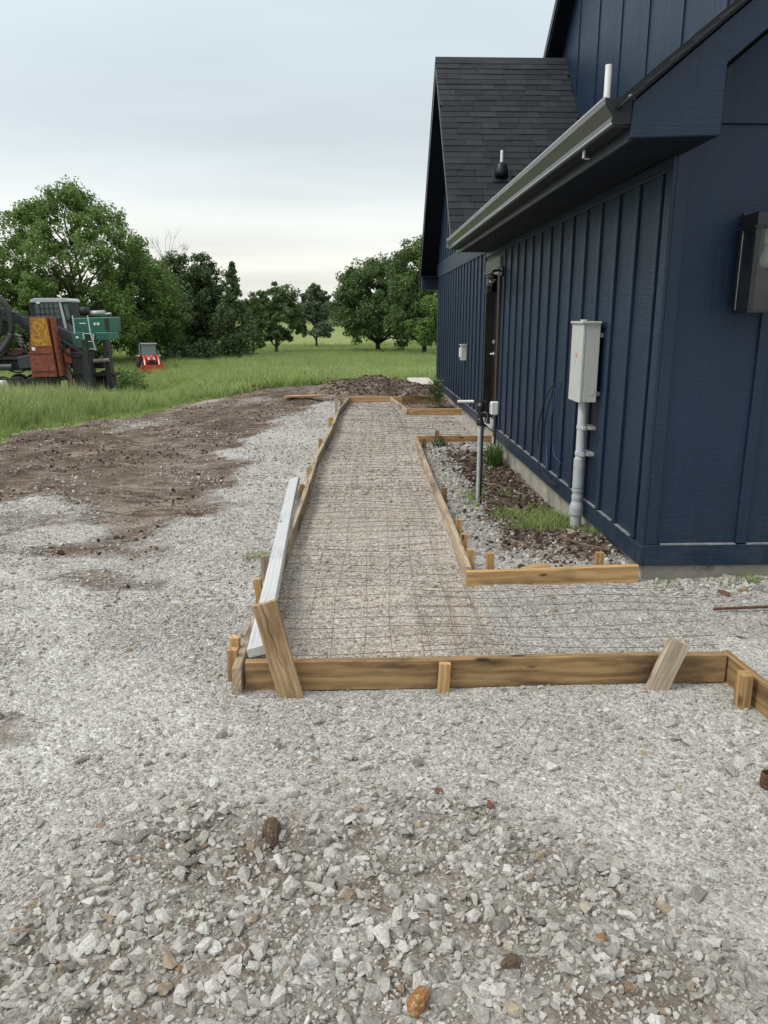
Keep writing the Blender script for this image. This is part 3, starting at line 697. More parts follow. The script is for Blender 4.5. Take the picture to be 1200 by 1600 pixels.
# taller gable block behind: wall facing left with wide boards, its far rake, flashing
UX = 3.72
part(MB().prism([(UX, 4.6, 4.3), (UX, 16.2, 4.3), (UX, 16.2, 5.7), (UX, 10.6, 5.7 + .84 * 5.6), (UX, 4.6, 5.3)], (.15, 0, 0)), 'wall', 'siding')
for y_ in (8.63, 9.78, 10.93, 12.06, 13.19, 14.34, 15.4):
    part(MB().box((UX - .018, y_ - .035, 4.2), (UX - .001, y_ + .035, 6.05 + .84 * (15.76 - max(y_, 10.6)) - .45)), 'batten', 'siding_trim')
part(MB().prism([(3.45, 17.4, 6.26 - .84 * 1.64), (3.45, 10.6, 6.26 + .84 * 5.16), (3.45, 10.6, 6.26 + .84 * 5.16 - .25), (3.45, 17.4, 6.26 - .84 * 1.64 - .25)], (5.0, 0, 0)), 'roof', 'soffit_paint', label='tall rear roof with dark overhanging rake')
part(MB().prism([(3.428, 17.4, 6.27 - .84 * 1.64), (3.428, 10.6, 6.27 + .84 * 5.16), (3.428, 10.6, 6.27 + .84 * 5.16 - .19), (3.428, 17.4, 6.27 - .84 * 1.64 - .19)], (.021, 0, 0)), 'rake_board', 'fascia_paint')
part(MB().prism([(3.45, 10.599, 6.26 + .84 * 5.16), (3.45, 4.2, 6.26 + .84 * 5.16 - .84 * 6.4), (3.45, 4.2, 6.0 + .84 * 5.16 - .84 * 6.4), (3.45, 10.599, 6.0 + .84 * 5.16)], (5.0, 0, 0)), 'roof', 'soffit_paint')
p0 = Vector((UX - .014, 11.5, zc_(11.5) + .02)); p1 = Vector((UX - .014, RYc, RZc + .03))
part(MB().prism([p0, p1, p1 + Vector((0, 0, .10)), p0 + Vector((0, 0, .10))], (.012, 0, 0)), 'step_flashing', 'siding_trim')
# vent pipes on the roofs
def vent(x_, y_, z0, z1, boot=True):
    vp = thing('vent_pipe', (x_, y_, z0 - .1), '', 'vent pipe', 'white vent pipes on the roofs')
    part(MB().lathe([(.024, z0 - .1), (.024, z1), (.020, z1), (.020, z1 - .05)], (x_, y_, 0), n=14), 'pipe', 'pvc_white', vp, smooth=False)
    if boot:
        part(MB().lathe([(.115, z0 + .01), (.110, z0 + .08), (.085, z0 + .19), (.060, z0 + .215), (.034, z0 + .225)], (x_, y_, 0), n=18), 'boot', 'gutter_cap_paint', vp, smooth=True)
        c_ = Vector((x_, y_, z0 + .03)); a_ = Vector((.15, 0, 0)); b_ = ny_ * .15
        part(MB().prism([c_ - a_ - b_, c_ + a_ - b_, c_ + a_ + b_, c_ - a_ + b_], nn_ * .008), 'flashing', 'gutter_cap_paint', vp)
    return vp
vent(2.26, 13.05, 3.76, 4.16)['label'] = 'white vent pipe with black rubber boot on the steep shingle slope'
vent(1.82, 6.14, zr(1.82), 3.38, False)['label'] = 'white vent pipe rising behind the near gutter end'

# door: recessed black slab, jambs, header, knob, hinges, threshold
door = part(MB().box((WX + .085, D0 + .05, .235), (WX + .125, D1 - .05, 2.15)), 'door', 'door_paint', bev=.003, label='recessed black entry door')
part(MB().box((WX - .03, D0 - .055, .10), (WX + .125, D0 + .045, 2.20)), 'door_jamb', 'brown_jamb', door)
part(MB().box((WX - .028, D1 - .045, .10), (WX + .125, D1 + .055, 2.20)), 'door_jamb', 'door_paint', door)
part(MB().box((WX - .01, D0 + .046, 2.151), (WX + .125, D1 - .046, 2.195)), 'door_head', 'white_paint', door)
hd = part(MB().box((WX - .034, D0 - .05, 2.205), (WX - .001, D1 + .05, 2.345)), 'header_trim', 'primer_grey', door, bev=.003)
part(MB().box((WX - .044, D0 - .05, 2.17), (WX - .012, D1 + .05, 2.2045)), 'header_trim', 'pale_or_skylit_edge', door)
part(MB().box((WX - .05, D0 + .046, .19), (WX + .12, D1 - .046, .234)), 'threshold', 'galvanised', door)
part(MB().lathe([(.012, -.02), (.012, .02), (.03, .03), (.032, .05), (.02, .065)], (WX + .055, D1 - .13, 1.12), 'X', 12), 'door_knob', 'galvanised', door, smooth=True)
part(MB().lathe([(.026, -.01), (.026, .012)], (WX + .08, D1 - .13, 1.28), 'X', 12), 'deadbolt', 'galvanised', door)
for z_ in (.45, 1.22, 1.98): part(MB().box((WX + .03, D0 + .046, z_ - .05), (WX + .084, D0 + .058, z_ + .05)), 'hinge', 'galvanised', door)

# ------------------------------------------------------------------ fixtures on the wall
eb = thing('electrical_box', (1.665, 5.755, 1.0), 'tall grey metal electrical box on the navy wall, above the conduit', 'electrical box')
bx0, bx1, by0, by1, bz0, bz1 = 1.60, 1.728, 5.61, 5.90, 1.0, 1.56
part(MB().box((bx0 + .022, by0, bz0), (bx1, by1, bz1)), 'case', 'box_grey', eb, bev=.003)
cv = part(MB().box((bx0, by0 - .003, bz0 - .004), (bx0 + .0215, by1 + .003, bz1 - .001)), 'cover', 'box_grey', eb, bev=.004)
part(MB().box((bx0 - .012, by0 - .012, bz1 + .0005), (bx1 + .004, by1 + .012, bz1 + .018)), 'lid', 'box_grey', eb, bev=.003)
part(MB().lathe([(.03, 0), (.03, .012)], (1.66, 5.80, bz1 + .018), n=12), 'hub', 'box_grey', eb)
part(MB().lathe([(.036, .001), (.036, -.0025), (.033, -.0025), (.033, -.0008)], (1.675, by0, 1.085), 'Y', 20), 'knockout', 'box_grey', eb)
part(MB().lathe([(.005, 0), (.005, -.004)], (1.655, by0, 1.53), 'Y', 8), 'screw', 'galvanised', eb)
part(MB().lathe([(.005, 0), (.005, -.004)], (1.640, by0, 1.02), 'Y', 8), 'screw', 'galvanised', eb)
lb = part(MB().box((bx0 - .0015, 5.722, 1.262), (bx0 - .0002, 5.772, 1.312)), 'warning_label', 'white_paint', cv)
part(MB().box((bx0 - .0015, 5.722, 1.313), (bx0 - .0002, 5.772, 1.345)), 'warning_label', 'red_print', cv)
for k_ in range(3): part(MB().box((bx0 - .0025, 5.728, 1.270 + .013 * k_), (bx0 - .0016, 5.766, 1.275 + .013 * k_)), 'print_line', 'gutter_cap_paint', cv)
for k_ in range(2): part(MB().box((bx0 - .0025, 5.732, 1.320 + .011 * k_), (bx0 - .0016, 5.764, 1.325 + .011 * k_)), 'print_line', 'white_paint', cv)
for z_ in (1.06, 1.48): part(MB().box((bx1 + .0005, 5.64, z_ - .015), (WX - .001, 5.87, z_ + .015)), 'mounting_strut', 'galvanised', eb)
cx_, cy_ = 1.672, 5.745
cd = thing('electrical_conduit', (cx_, cy_, 0), 'thick grey conduit pipe rising from the ground to the electrical box', 'conduit')
part(MB().lathe([(.033, .55), (.033, 1.0)], (cx_, cy_, 0), n=18), 'pipe', 'pvc_grey_light', cd, smooth=False)
part(MB().lathe([(.036, .33), (.042, .335), (.042, .56), (.036, .565)], (cx_, cy_, 0), n=18), 'expansion_sleeve', 'pvc_grey', cd)
part(MB().lathe([(.039, .24), (.042, .245), (.042, .27), (.038, .272), (.038, .30), (.0435, .302), (.0435, .329)], (cx_, cy_, 0), n=18), 'coupling', 'pvc_grey', cd)
part(MB().lathe([(.042, -.25), (.042, .12), (.053, .121), (.053, .175), (.048, .20), (.041, .22), (.041, .239)], (cx_, cy_, 0), n=18), 'lower_pipe', 'pvc_grey', cd)
for z_ in (.60, .80):
    part(MB().lathe([(.034, z_ - .013), (.038, z_ - .013), (.038, z_ + .013), (.034, z_ + .013)], (cx_, cy_, 0), n=18).box((cx_ - .012, cy_ - .085, z_ - .012), (cx_ + .012, cy_ - .037, z_ + .012)).box((cx_ - .012, cy_ + .037, z_ - .012), (cx_ + .012, cy_ + .075, z_ + .012)).box((cx_ + .038, cy_ - .07, z_ - .012), (WX - .001, cy_ + .07, z_ + .012)), 'pipe_strap', 'galvanised', cd)

def curve_pts(P, n=10):
    P = [Vector(p) for p in P]; out = []
    for i in range(len(P) - 1):
        a_, b_, c_, d_ = P[max(i - 1, 0)], P[i], P[i + 1], P[min(i + 2, len(P) - 1)]
        for j in range(n):
            t = j / n
            out.append(0.5 * ((2 * b_) + (c_ - a_) * t + (2 * a_ - 5 * b_ + 4 * c_ - d_) * t * t + (3 * b_ - a_ - 3 * c_ + d_) * t ** 3))
    return out + [P[-1]]
for nm, mt_, r_, pts, lab in (
    ('cable', 'cable_black', .006, [(1.755, 6.72, 1.05), (1.715, 6.80, 1.03), (1.70, 7.05, .88), (1.70, 7.26, .62), (1.705, 7.27, .42), (1.70, 7.10, .25), (1.70, 6.80, .175), (1.70, 6.50, .185)], 'outermost black cable loop hanging from the wall beside the electrical box'),
    ('cable', 'cable_black', .005, [(1.757, 6.70, 1.04), (1.712, 6.78, 1.01), (1.71, 6.98, .80), (1.712, 7.08, .55), (1.712, 7.02, .33), (1.70, 6.78, .20), (1.70, 6.52, .20), (1.705, 6.47, .23)], 'inner black cable loop hanging from the wall beside the electrical box'),
    ('cable', 'cable_blue', .005, [(1.757, 6.74, 1.03), (1.714, 6.78, .99), (1.72, 6.83, .80), (1.715, 6.98, .62), (1.72, 7.00, .45), (1.715, 6.93, .28), (1.72, 6.92, .22)], 'thick blue cable hanging inside the black cable loops'),
    ('cable', 'cable_blue', .0028, [(1.757, 6.73, 1.02), (1.725, 6.76, .97), (1.725, 6.80, .70), (1.725, 6.77, .45), (1.725, 6.55, .39), (1.735, 6.50, .385)], 'thin blue wire strand hanging down the wall near the conduit')):
    o_ = MB().tube(curve_pts(pts), r_, 6).build(nm, mt_, origin=pts[0], smooth=True); tag(o_, lab, 'cable', 'cables hanging from the wall')

ob_ = thing('outdoor_outlet', (1.735, 9.78, .50), 'small white weatherproof outlet box beside the entry door', 'outlet')
part(MB().box((1.66, 9.735, .40), (1.757, 9.825, .57)), 'cover', 'pvc_white', ob_, bev=.012)
part(MB().box((1.652, 9.75, .42), (1.6595, 9.81, .55)), 'flap', 'pvc_grey_light', ob_, bev=.003)
part(MB().lathe([(.014, .0), (.014, .399)], (1.73, 9.78, 0), n=8), 'conduit', 'black_metal', ob_)
sb_ = thing('disconnect_switch', (1.73, 12.95, .93), 'small grey switch box on the far part of the navy wall', 'switch box')
part(MB().box((1.67, 12.86, .92), (1.757, 13.04, 1.17)), 'case', 'box_grey', sb_, bev=.004)
part(MB().box((1.655, 12.845, 1.165), (1.757, 13.055, 1.18)), 'lid', 'box_grey', sb_)
part(MB().box((1.645, 12.92, .97), (1.669, 12.98, 1.12)), 'cover', 'pvc_white', sb_, bev=.004)

# barn light over the door: back plate, arm, socket, glass jar, bulb
dl = thing('door_lantern', (1.74, 9.68, 2.10), 'small black wall light with clear glass and bulb beside the entry door', 'wall light')
part(MB().lathe([(.06, 0), (.06, -.02), (.05, -.025)], (WX - .02, 9.68, 2.15), 'X', 16), 'back_plate', 'black_metal', dl)
part(MB().tube(curve_pts([(1.73, 9.68, 2.15), (1.67, 9.68, 2.16), (1.62, 9.68, 2.15), (1.61, 9.68, 2.11)], 6), .013, 8), 'arm', 'black_metal', dl, smooth=True)
part(MB().lathe([(.02, 2.12), (.062, 2.105), (.065, 2.07), (.05, 2.068)], (1.61, 9.68, 0), n=18), 'cap', 'black_metal', dl)
part(MB().lathe([(.060, 2.068), (.064, 1.90), (.061, 1.90), (.057, 2.066)], (1.61, 9.68, 0), n=20), 'shade', 'clear_glass', dl, smooth=True)
part(MB().lathe([(.013, 2.075), (.014, 2.03), (.030, 1.98), (.033, 1.955), (.024, 1.93), (.004, 1.922)], (1.61, 9.68, 0), n=16), 'bulb', 'bulb_glass', dl, smooth=True)

# big square lantern on the end wall
fl = thing('wall_lantern', (2.25, WY - .02, 1.62), 'large black square glass lantern on the end wall at the right edge', 'wall light')
lx0, lx1, ly0, ly1, lz0, lz1 = 2.13, 2.37, 4.30, 4.49, 1.645, 2.07
part(MB().box((lx0 + .02, 4.505, 1.645), (lx1 - .02, WY - .021, 2.17)), 'back_plate', 'black_metal', fl)
part(MB().box((lx0 - .012, ly0 - .012, lz1), (lx1 + .012, 4.504, lz1 + .012)).box((lx0 + .01, ly0 + .01, lz1 + .012), (lx1 - .01, 4.504, lz1 + .085)), 'roof', 'black_metal', fl, bev=.003)
part(MB().box((lx0, ly0, lz0 - .018), (lx1, ly1, lz0)), 'base', 'black_metal', fl, bev=.003)
for x_ in (lx0, lx1 - .028):
    for y_ in (ly0, ly1 - .028): part(MB().box((x_, y_, lz0), (x_ + .028, y_ + .028, lz1)), 'post', 'black_metal', fl)
for x_ in (lx0 + .006, lx1 - .010): part(MB().box((x_, ly0 + .0285, lz0 + .001), (x_ + .004, ly1 - .0285, lz1 - .001)), 'pane', 'clear_glass', fl)
part(MB().box((lx0 + .0285, ly0 + .006, lz0 + .001), (lx1 - .0285, ly0 + .010, lz1 - .001)), 'pane', 'clear_glass', fl)
part(MB().lathe([(.022, 2.07), (.022, 2.00), (.018, 1.995)], (2.25, 4.395, 0), n=14), 'socket', 'white_paint', fl)
part(MB().lathe([(.016, 1.995), (.018, 1.975), (.030, 1.93), (.033, 1.905), (.026, 1.88), (.004, 1.868)], (2.25, 4.395, 0), n=16), 'bulb', 'bulb_glass', fl, smooth=True)

# ------------------------------------------------------------------ formwork boards
FB = 'planks of the concrete formwork'
def form(p0, p1, top, mat, label, hgt=.14, w=.038, nseg=10, warp=.004, tilt=0.0):
    return beam_obj('form_board', (p0[0], p0[1], top - hgt / 2), (p1[0], p1[1], top + tilt - hgt / 2), w, hgt, mat, label, 'plank', FB, nseg=nseg, warp=warp)
form((-.515, 3.15), (1.635, 3.15), .132, 'wood_wet', 'long dark-stained front form plank nearest the viewer', tilt=.006)
form((1.657, 3.20), (1.735, 2.20), .128, 'wood_wet', 'short dark form plank running toward the viewer at the right edge')
form((-.537, 3.09), (-.485, 8.30), .120, 'wood_form', 'left form plank of the walkway, nearest length, beside the pale grey board', warp=.012, nseg=14)
form((-.485, 8.32), (-.362, 12.75), .118, 'wood_form', 'left form plank of the walkway, middle length', warp=.012, nseg=12)
o_ = None
bend = MB()
pts = [(-.362, 12.78), (-.345, 13.2), (-.30, 13.8), (-.25, 14.5), (-.215, 15.15)]
RR = []
for x_, y_ in pts: RR.append([(x_ - .014, y_, -.03), (x_ + .014, y_, -.03), (x_ + .014, y_, .115), (x_ - .014, y_, .115)])
tag(bend.rings(RR).build('form_board', 'wood_form'), 'thin bent form plank at the far left end of the walkway', 'plank', FB)
form((.655, 4.50), (.735, 9.98), .105, 'wood_form', 'right form plank of the walkway beside the dug planting bed', warp=.010, nseg=14)
form((.64, 4.455), (1.735, 4.545), .098, 'wood_fresh', 'short yellow form plank meeting the house corner', warp=.003)
form((.72, 10.03), (1.735, 10.06), .095, 'wood_fresh', 'cross plank in front of the entry door, behind the hydrant')
form((.80, 13.08), (1.73, 13.10), .105, 'wood_fresh', 'cross plank just beyond the entry door')
form((.795, 13.06), (.60, 15.12), .10, 'wood_weathered', 'short grey side plank beyond the entry door')
form((-.20, 15.19), (.82, 15.21), .105, 'wood_fresh', 'far end plank of the walkway against the dirt heap, left half')
form((.83, 15.22), (1.60, 15.23), .11, 'wood_wet', 'far end plank of the walkway against the dirt heap, right half')

sc_b = beam_obj('screed_board', (-.468, 3.17, .163), (-.632, 7.22, .105), .089, .040, 'wood_grey', 'pale whitish-grey straight board lying along the left form plank', 'plank', nseg=12, warp=.003, roll=R(-14))
kick = beam_obj('kicker_stake', (-.29, 3.070, -.09), (-.420, 3.115, .415), .105, .038, 'wood_kicker', 'large split plank leaning left in front of the front form plank', 'stake', up=(0, -1, .1), nseg=6, warp=.002)
crk = MB(); cp_ = [(.16, .004), (.22, -.003), (.28, .006), (.34, .001), (.40, .010), (.46, .006), (.52, .012)]
for (xa, ya), (xb, yb) in zip(cp_[:-1], cp_[1:]): crk.add([(xa, ya - .0012, .0196), (xb, yb - .0012, .0196), (xb, yb + .0014, .0196), (xa, ya + .0014, .0196), (xa, ya, .012), (xb, yb, .012)], [(0, 1, 2, 3), (0, 4, 5, 1), (3, 2, 5, 4)])
crk.build('split', 'brown_jamb').parent = kick
tag(beam_obj('kicker_stake', (1.282, 3.085, -.08), (1.392, 3.085, .225), .094, .038, 'wood_weathered', 'grey weathered stake leaning right against the front form plank', 'stake', up=(0, -1, 0), nseg=5))
SG = 'stakes holding the form planks'
def stake(x_, y_, top, mat, label, w=.042, t=.036, lean=(0, 0), z0=-.12):
    return beam_obj('wooden_stake', (x_, y_, z0), (x_ + lean[0], y_ + lean[1], top), w, t, mat, label, 'stake', SG, up=(0, 1, 0), nseg=3, warp=.001, point=.4, cham=.003)
stake(.352, 3.105, .125, 'wood_fresh', 'small stake at the middle of the front form plank', .05, .03, (.012, .005))
stake(-.590, 3.235, .155, 'wood_fresh', 'front one of the pair of yellow stakes at the near left corner', .046, .04, (.006, -.01))
stake(-.592, 3.325, .170, 'wood_fresh', 'rear one of the pair of yellow stakes at the near left corner', .046, .04, (.004, 0))
stake(-.577, 4.20, .150, 'wood_fresh', 'stake just behind the top of the leaning split plank', .044, .04, (-.02, 0))
stake(-.606, 4.60, .160, 'wood_weathered', 'grey-sided stake left of the pale board, second past the leaning plank', .045, .04, (0, .01))
stake(-.528, 6.75, .155, 'wood_fresh', 'orange stake right of the far tip of the pale board', .045, .04, (.0, .01))
stake(-.522, 7.60, .150, 'wood_fresh', 'stake on the left form plank just past the pale board', .045, .04, (0, .02))
stake(-.496, 9.45, .155, 'wood_wet', 'dark stake midway along the left form plank', .05, .04)
stake(-.440, 11.45, .165, 'wood_fresh', 'yellowish wide stake on the left form plank near its far third', .07, .04)
stake(-.405, 13.05, .27, 'wood_weathered', 'tall grey stake where the left form bends', .05, .04)
stake(-.345, 13.75, .22, 'wood_weathered', 'short stake outside the bent form, nearer of two', .04, .03)
stake(-.285, 14.45, .22, 'wood_fresh', 'leaning brown stake outside the bent form, farther of two', .04, .03, (-.10, 0))
stake(.748, 6.70, .125, 'wood_wet', 'reddish stake on the right form plank level with the hydrant', .045, .04)
stake(.728, 5.50, .150, 'wood_fresh', 'rearmost of the three stakes near the bed corner', .045, .038)
stake(.712, 5.10, .150, 'wood_fresh', 'middle of the three stakes near the bed corner', .045, .038)
stake(.703, 4.72, .155, 'wood_fresh', 'front of the three stakes near the bed corner', .045, .038)
stake(.800, 4.54, .185, 'wood_fresh', 'tall yellow stake behind the short front plank of the bed', .05, .035)
stake(1.505, 4.60, .165, 'wood_fresh', 'stake behind the bed plank close to the house corner', .05, .035)
stake(.985, 9.985, .170, 'wood_wet', 'brown stake leaning on the cross plank before the door', .055, .035, (.02, .01))
stake(.800, 9.55, .135, 'wood_wet', 'dark stake at the far end of the right form plank', .05, .04)
stake(1.612, 2.92, .150, 'wood_fresh', 'yellow block stake against the right edge plank', .048, .06)
tag(beam_obj('wood_scrap', (1.03, 4.66, .035), (1.21, 4.70, .05), .06, .02, 'wood_fresh', 'small yellow wood offcut lying in the bed behind the plank', 'wood scrap', nseg=2))
tag(beam_obj('wood_scrap', (-1.45, 15.0, .125), (-.75, 15.3, .12), .14, .03, 'wood_fresh', 'loose tan board lying on dirt left of the walkway end', 'wood scrap', nseg=3))

# ------------------------------------------------------------------ rusty reinforcing mesh
def wire(P0, P1, r, parent, amp=.012, sag=0.0, wav=1.0, z=.035):
    n = max(4, int((Vector(P1) - Vector(P0)).length / .12)); pts = []
    ph, ph2 = random.random() * 9, random.random() * 9
    for i in range(n + 1):
        t = i / n; p = Vector(P0).lerp(Vector(P1), t)
        d = (Vector(P1) - Vector(P0)).normalized(); s_ = Vector((-d.y, d.x, 0))
        p += s_ * amp * (math.sin(ph + t * 4.7 * wav) * .6 + math.sin(ph2 + t * 11 * wav) * .3)
        zz = max(gz(p.x, p.y) + .012, z + .010 * math.sin(p.x * 5.1 + p.y * 3.3) + .008 * math.sin(p.y * 9 + p.x * 2 + ph * .2))
        pts.append((p.x, p.y, zz))
    o_ = MB().tube(pts, r, 4).build('wire', 'rust_wire', parent); return o_
def lx(y): return -.515 + .012 * max(0, y - 4.5) + .012 * max(0, y - 8) * .6
ms = thing('wire_mesh', (0, 9, 0), 'long rusty welded wire mesh sheet lying along the walkway', 'wire mesh', 'rusty wire mesh sheets')
y_ = 3.28
while y_ < 15.1:
    xr = .60 + .018 * (y_ - 4.4)
    wire((lx(y_) + .03, y_ + random.uniform(-.02, .02), 0), (min(xr, .66), y_ + random.uniform(-.03, .03), 0), .0019, ms, .016)
    y_ += .152
for i in range(8):
    x_ = -.455 + .152 * i
    wire((x_, 3.25, 0), (x_ + .10, 9.0, 0), .0017, ms, .02, wav=2)
    wire((x_ + .10 + .02 * (i < 4), 8.9, 0), (min(x_ + .2, .58), 15.0, 0), .0017, ms, .02, wav=2)
m2 = thing('wire_mesh', (1.2, 3.8, 0), 'rusty welded wire mesh sheet in front of the house corner', 'wire mesh', 'rusty wire mesh sheets')
for i in range(8): wire((.28, 3.30 + .14 * i, 0), (1.72 + .03 * i, 3.29 + .14 * i + random.uniform(-.03, .03), 0), .0020, m2, .018, z=.045)
for i in range(10): wire((.33 + .152 * i, 3.25, 0), (.33 + .152 * i + random.uniform(-.03, .03), 4.36, 0), .0017, m2, .014, z=.04)
m3 = thing('wire_mesh', (1.2, 11.5, 0), 'rusty welded wire mesh sheet leading to the entry door', 'wire mesh', 'rusty wire mesh sheets')
for i in range(18): wire((.60, 10.18 + .16 * i, 0), (1.55, 10.18 + .16 * i, 0), .0019, m3, .014)
for i in range(6): wire((.82 + .14 * i, 10.1, 0), (.82 + .14 * i, 12.98, 0), .0017, m3, .014)

# ------------------------------------------------------------------ yard hydrant in the bed
hx, hy = 1.035, 6.61
hyd = thing('yard_hydrant', (hx, hy, gz(hx, hy)), 'galvanised yard hydrant pipe with dark head and white lever in the bed', 'hydrant')
part(MB().lathe([(.016, -.2), (.016, .72)], (hx, hy, 0), n=14), 'pipe', 'galvanised', hyd)
part(MB().lathe([(.030, .70), (.034, .72), (.030, .75), (.024, .76), (.024, .83), (.034, .84), (.036, .87), (.020, .895)], (hx, hy, 0), n=14), 'head', 'black_metal', hyd)
part(MB().tube(curve_pts([(hx, hy, .80), (hx + .045, hy - .03, .81), (hx + .06, hy - .05, .77), (hx + .06, hy - .055, .72)], 5), .015, 8), 'spout', 'black_metal', hyd)
part(MB().tube([(hx + .045, hy + .01, .72), (hx + .05, hy + .005, .93)], .006, 6), 'linkage_rod', 'black_metal', hyd)
part(MB().tube([(hx - .20, hy, .905), (hx - .06, hy, .905)], .012, 10), 'lever', 'white_paint', hyd)
part(MB().box((hx - .06, hy - .006, .898), (hx + .055, hy + .006, .912)), 'lever_arm', 'black_metal', hyd)
part(MB().box((hx + .018, hy - .004, -.2), (hx + .034, hy + .02, .70)), 'support_post', 'black_metal', hyd)

# ------------------------------------------------------------------ stones
def stone_mesh(name, seed, mat, sub=2, flat=.7, cuts=10, jit=.035):
    r_ = random.Random(seed); bm2 = bmesh.new(); bmesh.ops.create_icosphere(bm2, subdivisions=sub, radius=1)
    pl = []
    for _ in range(cuts):
        v_ = Vector((r_.gauss(0, 1), r_.gauss(0, 1), r_.gauss(0, 1))).normalized(); pl.append((v_, r_.uniform(.42, .80)))
    sx, sy = r_.uniform(.75, 1.25), r_.uniform(.65, 1.0)
    for v_ in bm2.verts:
        for n_, d_ in pl:
            q_ = v_.co.dot(n_) - d_
            if q_ > 0: v_.co -= n_ * q_ * .97
        v_.co *= r_.uniform(1 - jit, 1 + jit)
        v_.co.x *= sx; v_.co.y *= sy; v_.co.z *= flat
    me_ = bpy.data.meshes.new(name); bm2.to_mesh(me_); bm2.free(); me_.materials.append(MATS[mat]); return me_
def chip_mesh(name, seed, mat, flat=.65):
    r_ = random.Random(seed); bm2 = bmesh.new(); sx, sy = r_.uniform(.85, 1.3), r_.uniform(.65, 1.0)
    for _ in range(r_.randint(11, 17)):
        v_ = Vector((r_.gauss(0, 1), r_.gauss(0, 1), r_.gauss(0, 1))).normalized() * r_.uniform(.82, 1.08)
        bm2.verts.new((v_.x * sx, v_.y * sy, v_.z * flat))
    h_ = bmesh.ops.convex_hull(bm2, input=bm2.verts)
    bmesh.ops.delete(bm2, geom=[g_ for g_ in h_['geom_interior'] if isinstance(g_, bmesh.types.BMVert)], context='VERTS')
    bmesh.ops.recalc_face_normals(bm2, faces=bm2.faces)
    me_ = bpy.data.meshes.new(name); bm2.to_mesh(me_); bm2.free(); me_.materials.append(MATS[mat]); return me_
def proto_coll(name, meshes):
    c_ = bpy.data.collections.new(name)
    for i, m_ in enumerate(meshes):
        o_ = bpy.data.objects.new(f'{name}_{i:02d}', m_); c_.objects.link(o_)
    return c_
_gn = {}
def gn_group(coll):
    if coll.name in _gn: return _gn[coll.name]
    g = bpy.data.node_groups.new('scatter_' + coll.name, 'GeometryNodeTree')
    g.interface.new_socket('Geometry', in_out='INPUT', socket_type='NodeSocketGeometry'); g.interface.new_socket('Geometry', in_out='OUTPUT', socket_type='NodeSocketGeometry')
    N = g.nodes; gi = N.new('NodeGroupInput'); go = N.new('NodeGroupOutput'); ip = N.new('GeometryNodeInstanceOnPoints'); ci = N.new('GeometryNodeCollectionInfo')
    ci.inputs['Collection'].default_value = coll; ci.inputs['Separate Children'].default_value = True; ci.inputs['Reset Children'].default_value = True
    def attr(n_, t_):
        a_ = N.new('GeometryNodeInputNamedAttribute'); a_.data_type = t_; a_.inputs['Name'].default_value = n_; return a_.outputs['Attribute']
    L = g.links; L.new(gi.outputs[0], ip.inputs['Points']); L.new(ci.outputs[0], ip.inputs['Instance']); ip.inputs['Pick Instance'].default_value = True
    L.new(attr('pick', 'INT'), ip.inputs['Instance Index'])
    er = N.new('FunctionNodeEulerToRotation'); L.new(attr('rot', 'FLOAT_VECTOR'), er.inputs[0]); L.new(er.outputs[0], ip.inputs['Rotation'])
    L.new(attr('scl', 'FLOAT_VECTOR'), ip.inputs['Scale']); L.new(ip.outputs[0], go.inputs[0])
    _gn[coll.name] = g; return g
def scatter(name, coll, pts, scl, rot, label, mat=None):
    n = len(pts); me_ = bpy.data.meshes.new(name); me_.vertices.add(n); me_.vertices.foreach_set('co', np.asarray(pts, np.float32).ravel())
    for nm_, ty, key, arr in (('scl', 'FLOAT_VECTOR', 'vector', scl), ('rot', 'FLOAT_VECTOR', 'vector', rot), ('pick', 'INT', 'value', rng.integers(0, len(coll.objects), n))):
        a_ = me_.attributes.new(nm_, ty, 'POINT'); a_.data.foreach_set(key, np.asarray(arr, np.int32 if ty == 'INT' else np.float32).ravel())
    o_ = bpy.data.objects.new(name, me_); col.objects.link(o_); md = o_.modifiers.new('scatter', 'NODES'); md.node_group = gn_group(coll)
    tag(o_, label, None, None, 'stuff'); return o_
BOARDS = [((-.515, 3.15), (1.635, 3.15)), ((1.657, 3.2), (1.735, 2.2)), ((-.537, 3.09), (-.485, 8.3)), ((-.485, 8.32), (-.362, 12.75)), ((-.362, 12.78), (-.215, 15.15)), ((.655, 4.5), (.735, 9.98)), ((.64, 4.455), (1.735, 4.545)), ((.72, 10.03), (1.735, 10.06)), ((.8, 13.08), (1.73, 13.1)), ((.795, 13.06), (.6, 15.12)), ((-.2, 15.19), (1.6, 15.23))]
def clear(x, y, rad):
    ok = ~((x > 1.765 - rad * .5) & (y > 4.56))
    for (x0, y0), (x1, y1) in BOARDS:
        dx_, dy_ = x1 - x0, y1 - y0; t = np.clip(((x - x0) * dx_ + (y - y0) * dy_) / (dx_ * dx_ + dy_ * dy_), 0, 1)
        ok &= np.hypot(x - x0 - t * dx_, y - y0 - t * dy_) > .021 + rad * .6
    return ok
def cone_points(n, y0, y1, k_=.60, xmin=None, xmax=None):
    """points spread evenly over the wedge of yard in view (and a margin to both sides)"""
    y = np.sqrt(rng.uniform((y0 + .35) ** 2, (y1 + .35) ** 2, n)) - .35
    x = rng.uniform(-1, 1, n) * k_ * (y + .35)
    ok = x < 3.4
    return x[ok], y[ok]
gravel_c = proto_coll('gravel_kinds', [chip_mesh('gravel_piece', 100 + i, 'gravel_stone', random.Random(i).uniform(.45, .85)) for i in range(14)])
path_c = proto_coll('path_gravel_kinds', [chip_mesh('gravel_piece', 200 + i, 'path_stone', random.Random(i + 5).uniform(.45, .85)) for i in range(10)])
clod_c = proto_coll('clod_kinds', [stone_mesh('clod', 300 + i, 'dirt_clod', 2, random.Random(i + 50).uniform(.55, .8), 4) for i in range(7)])
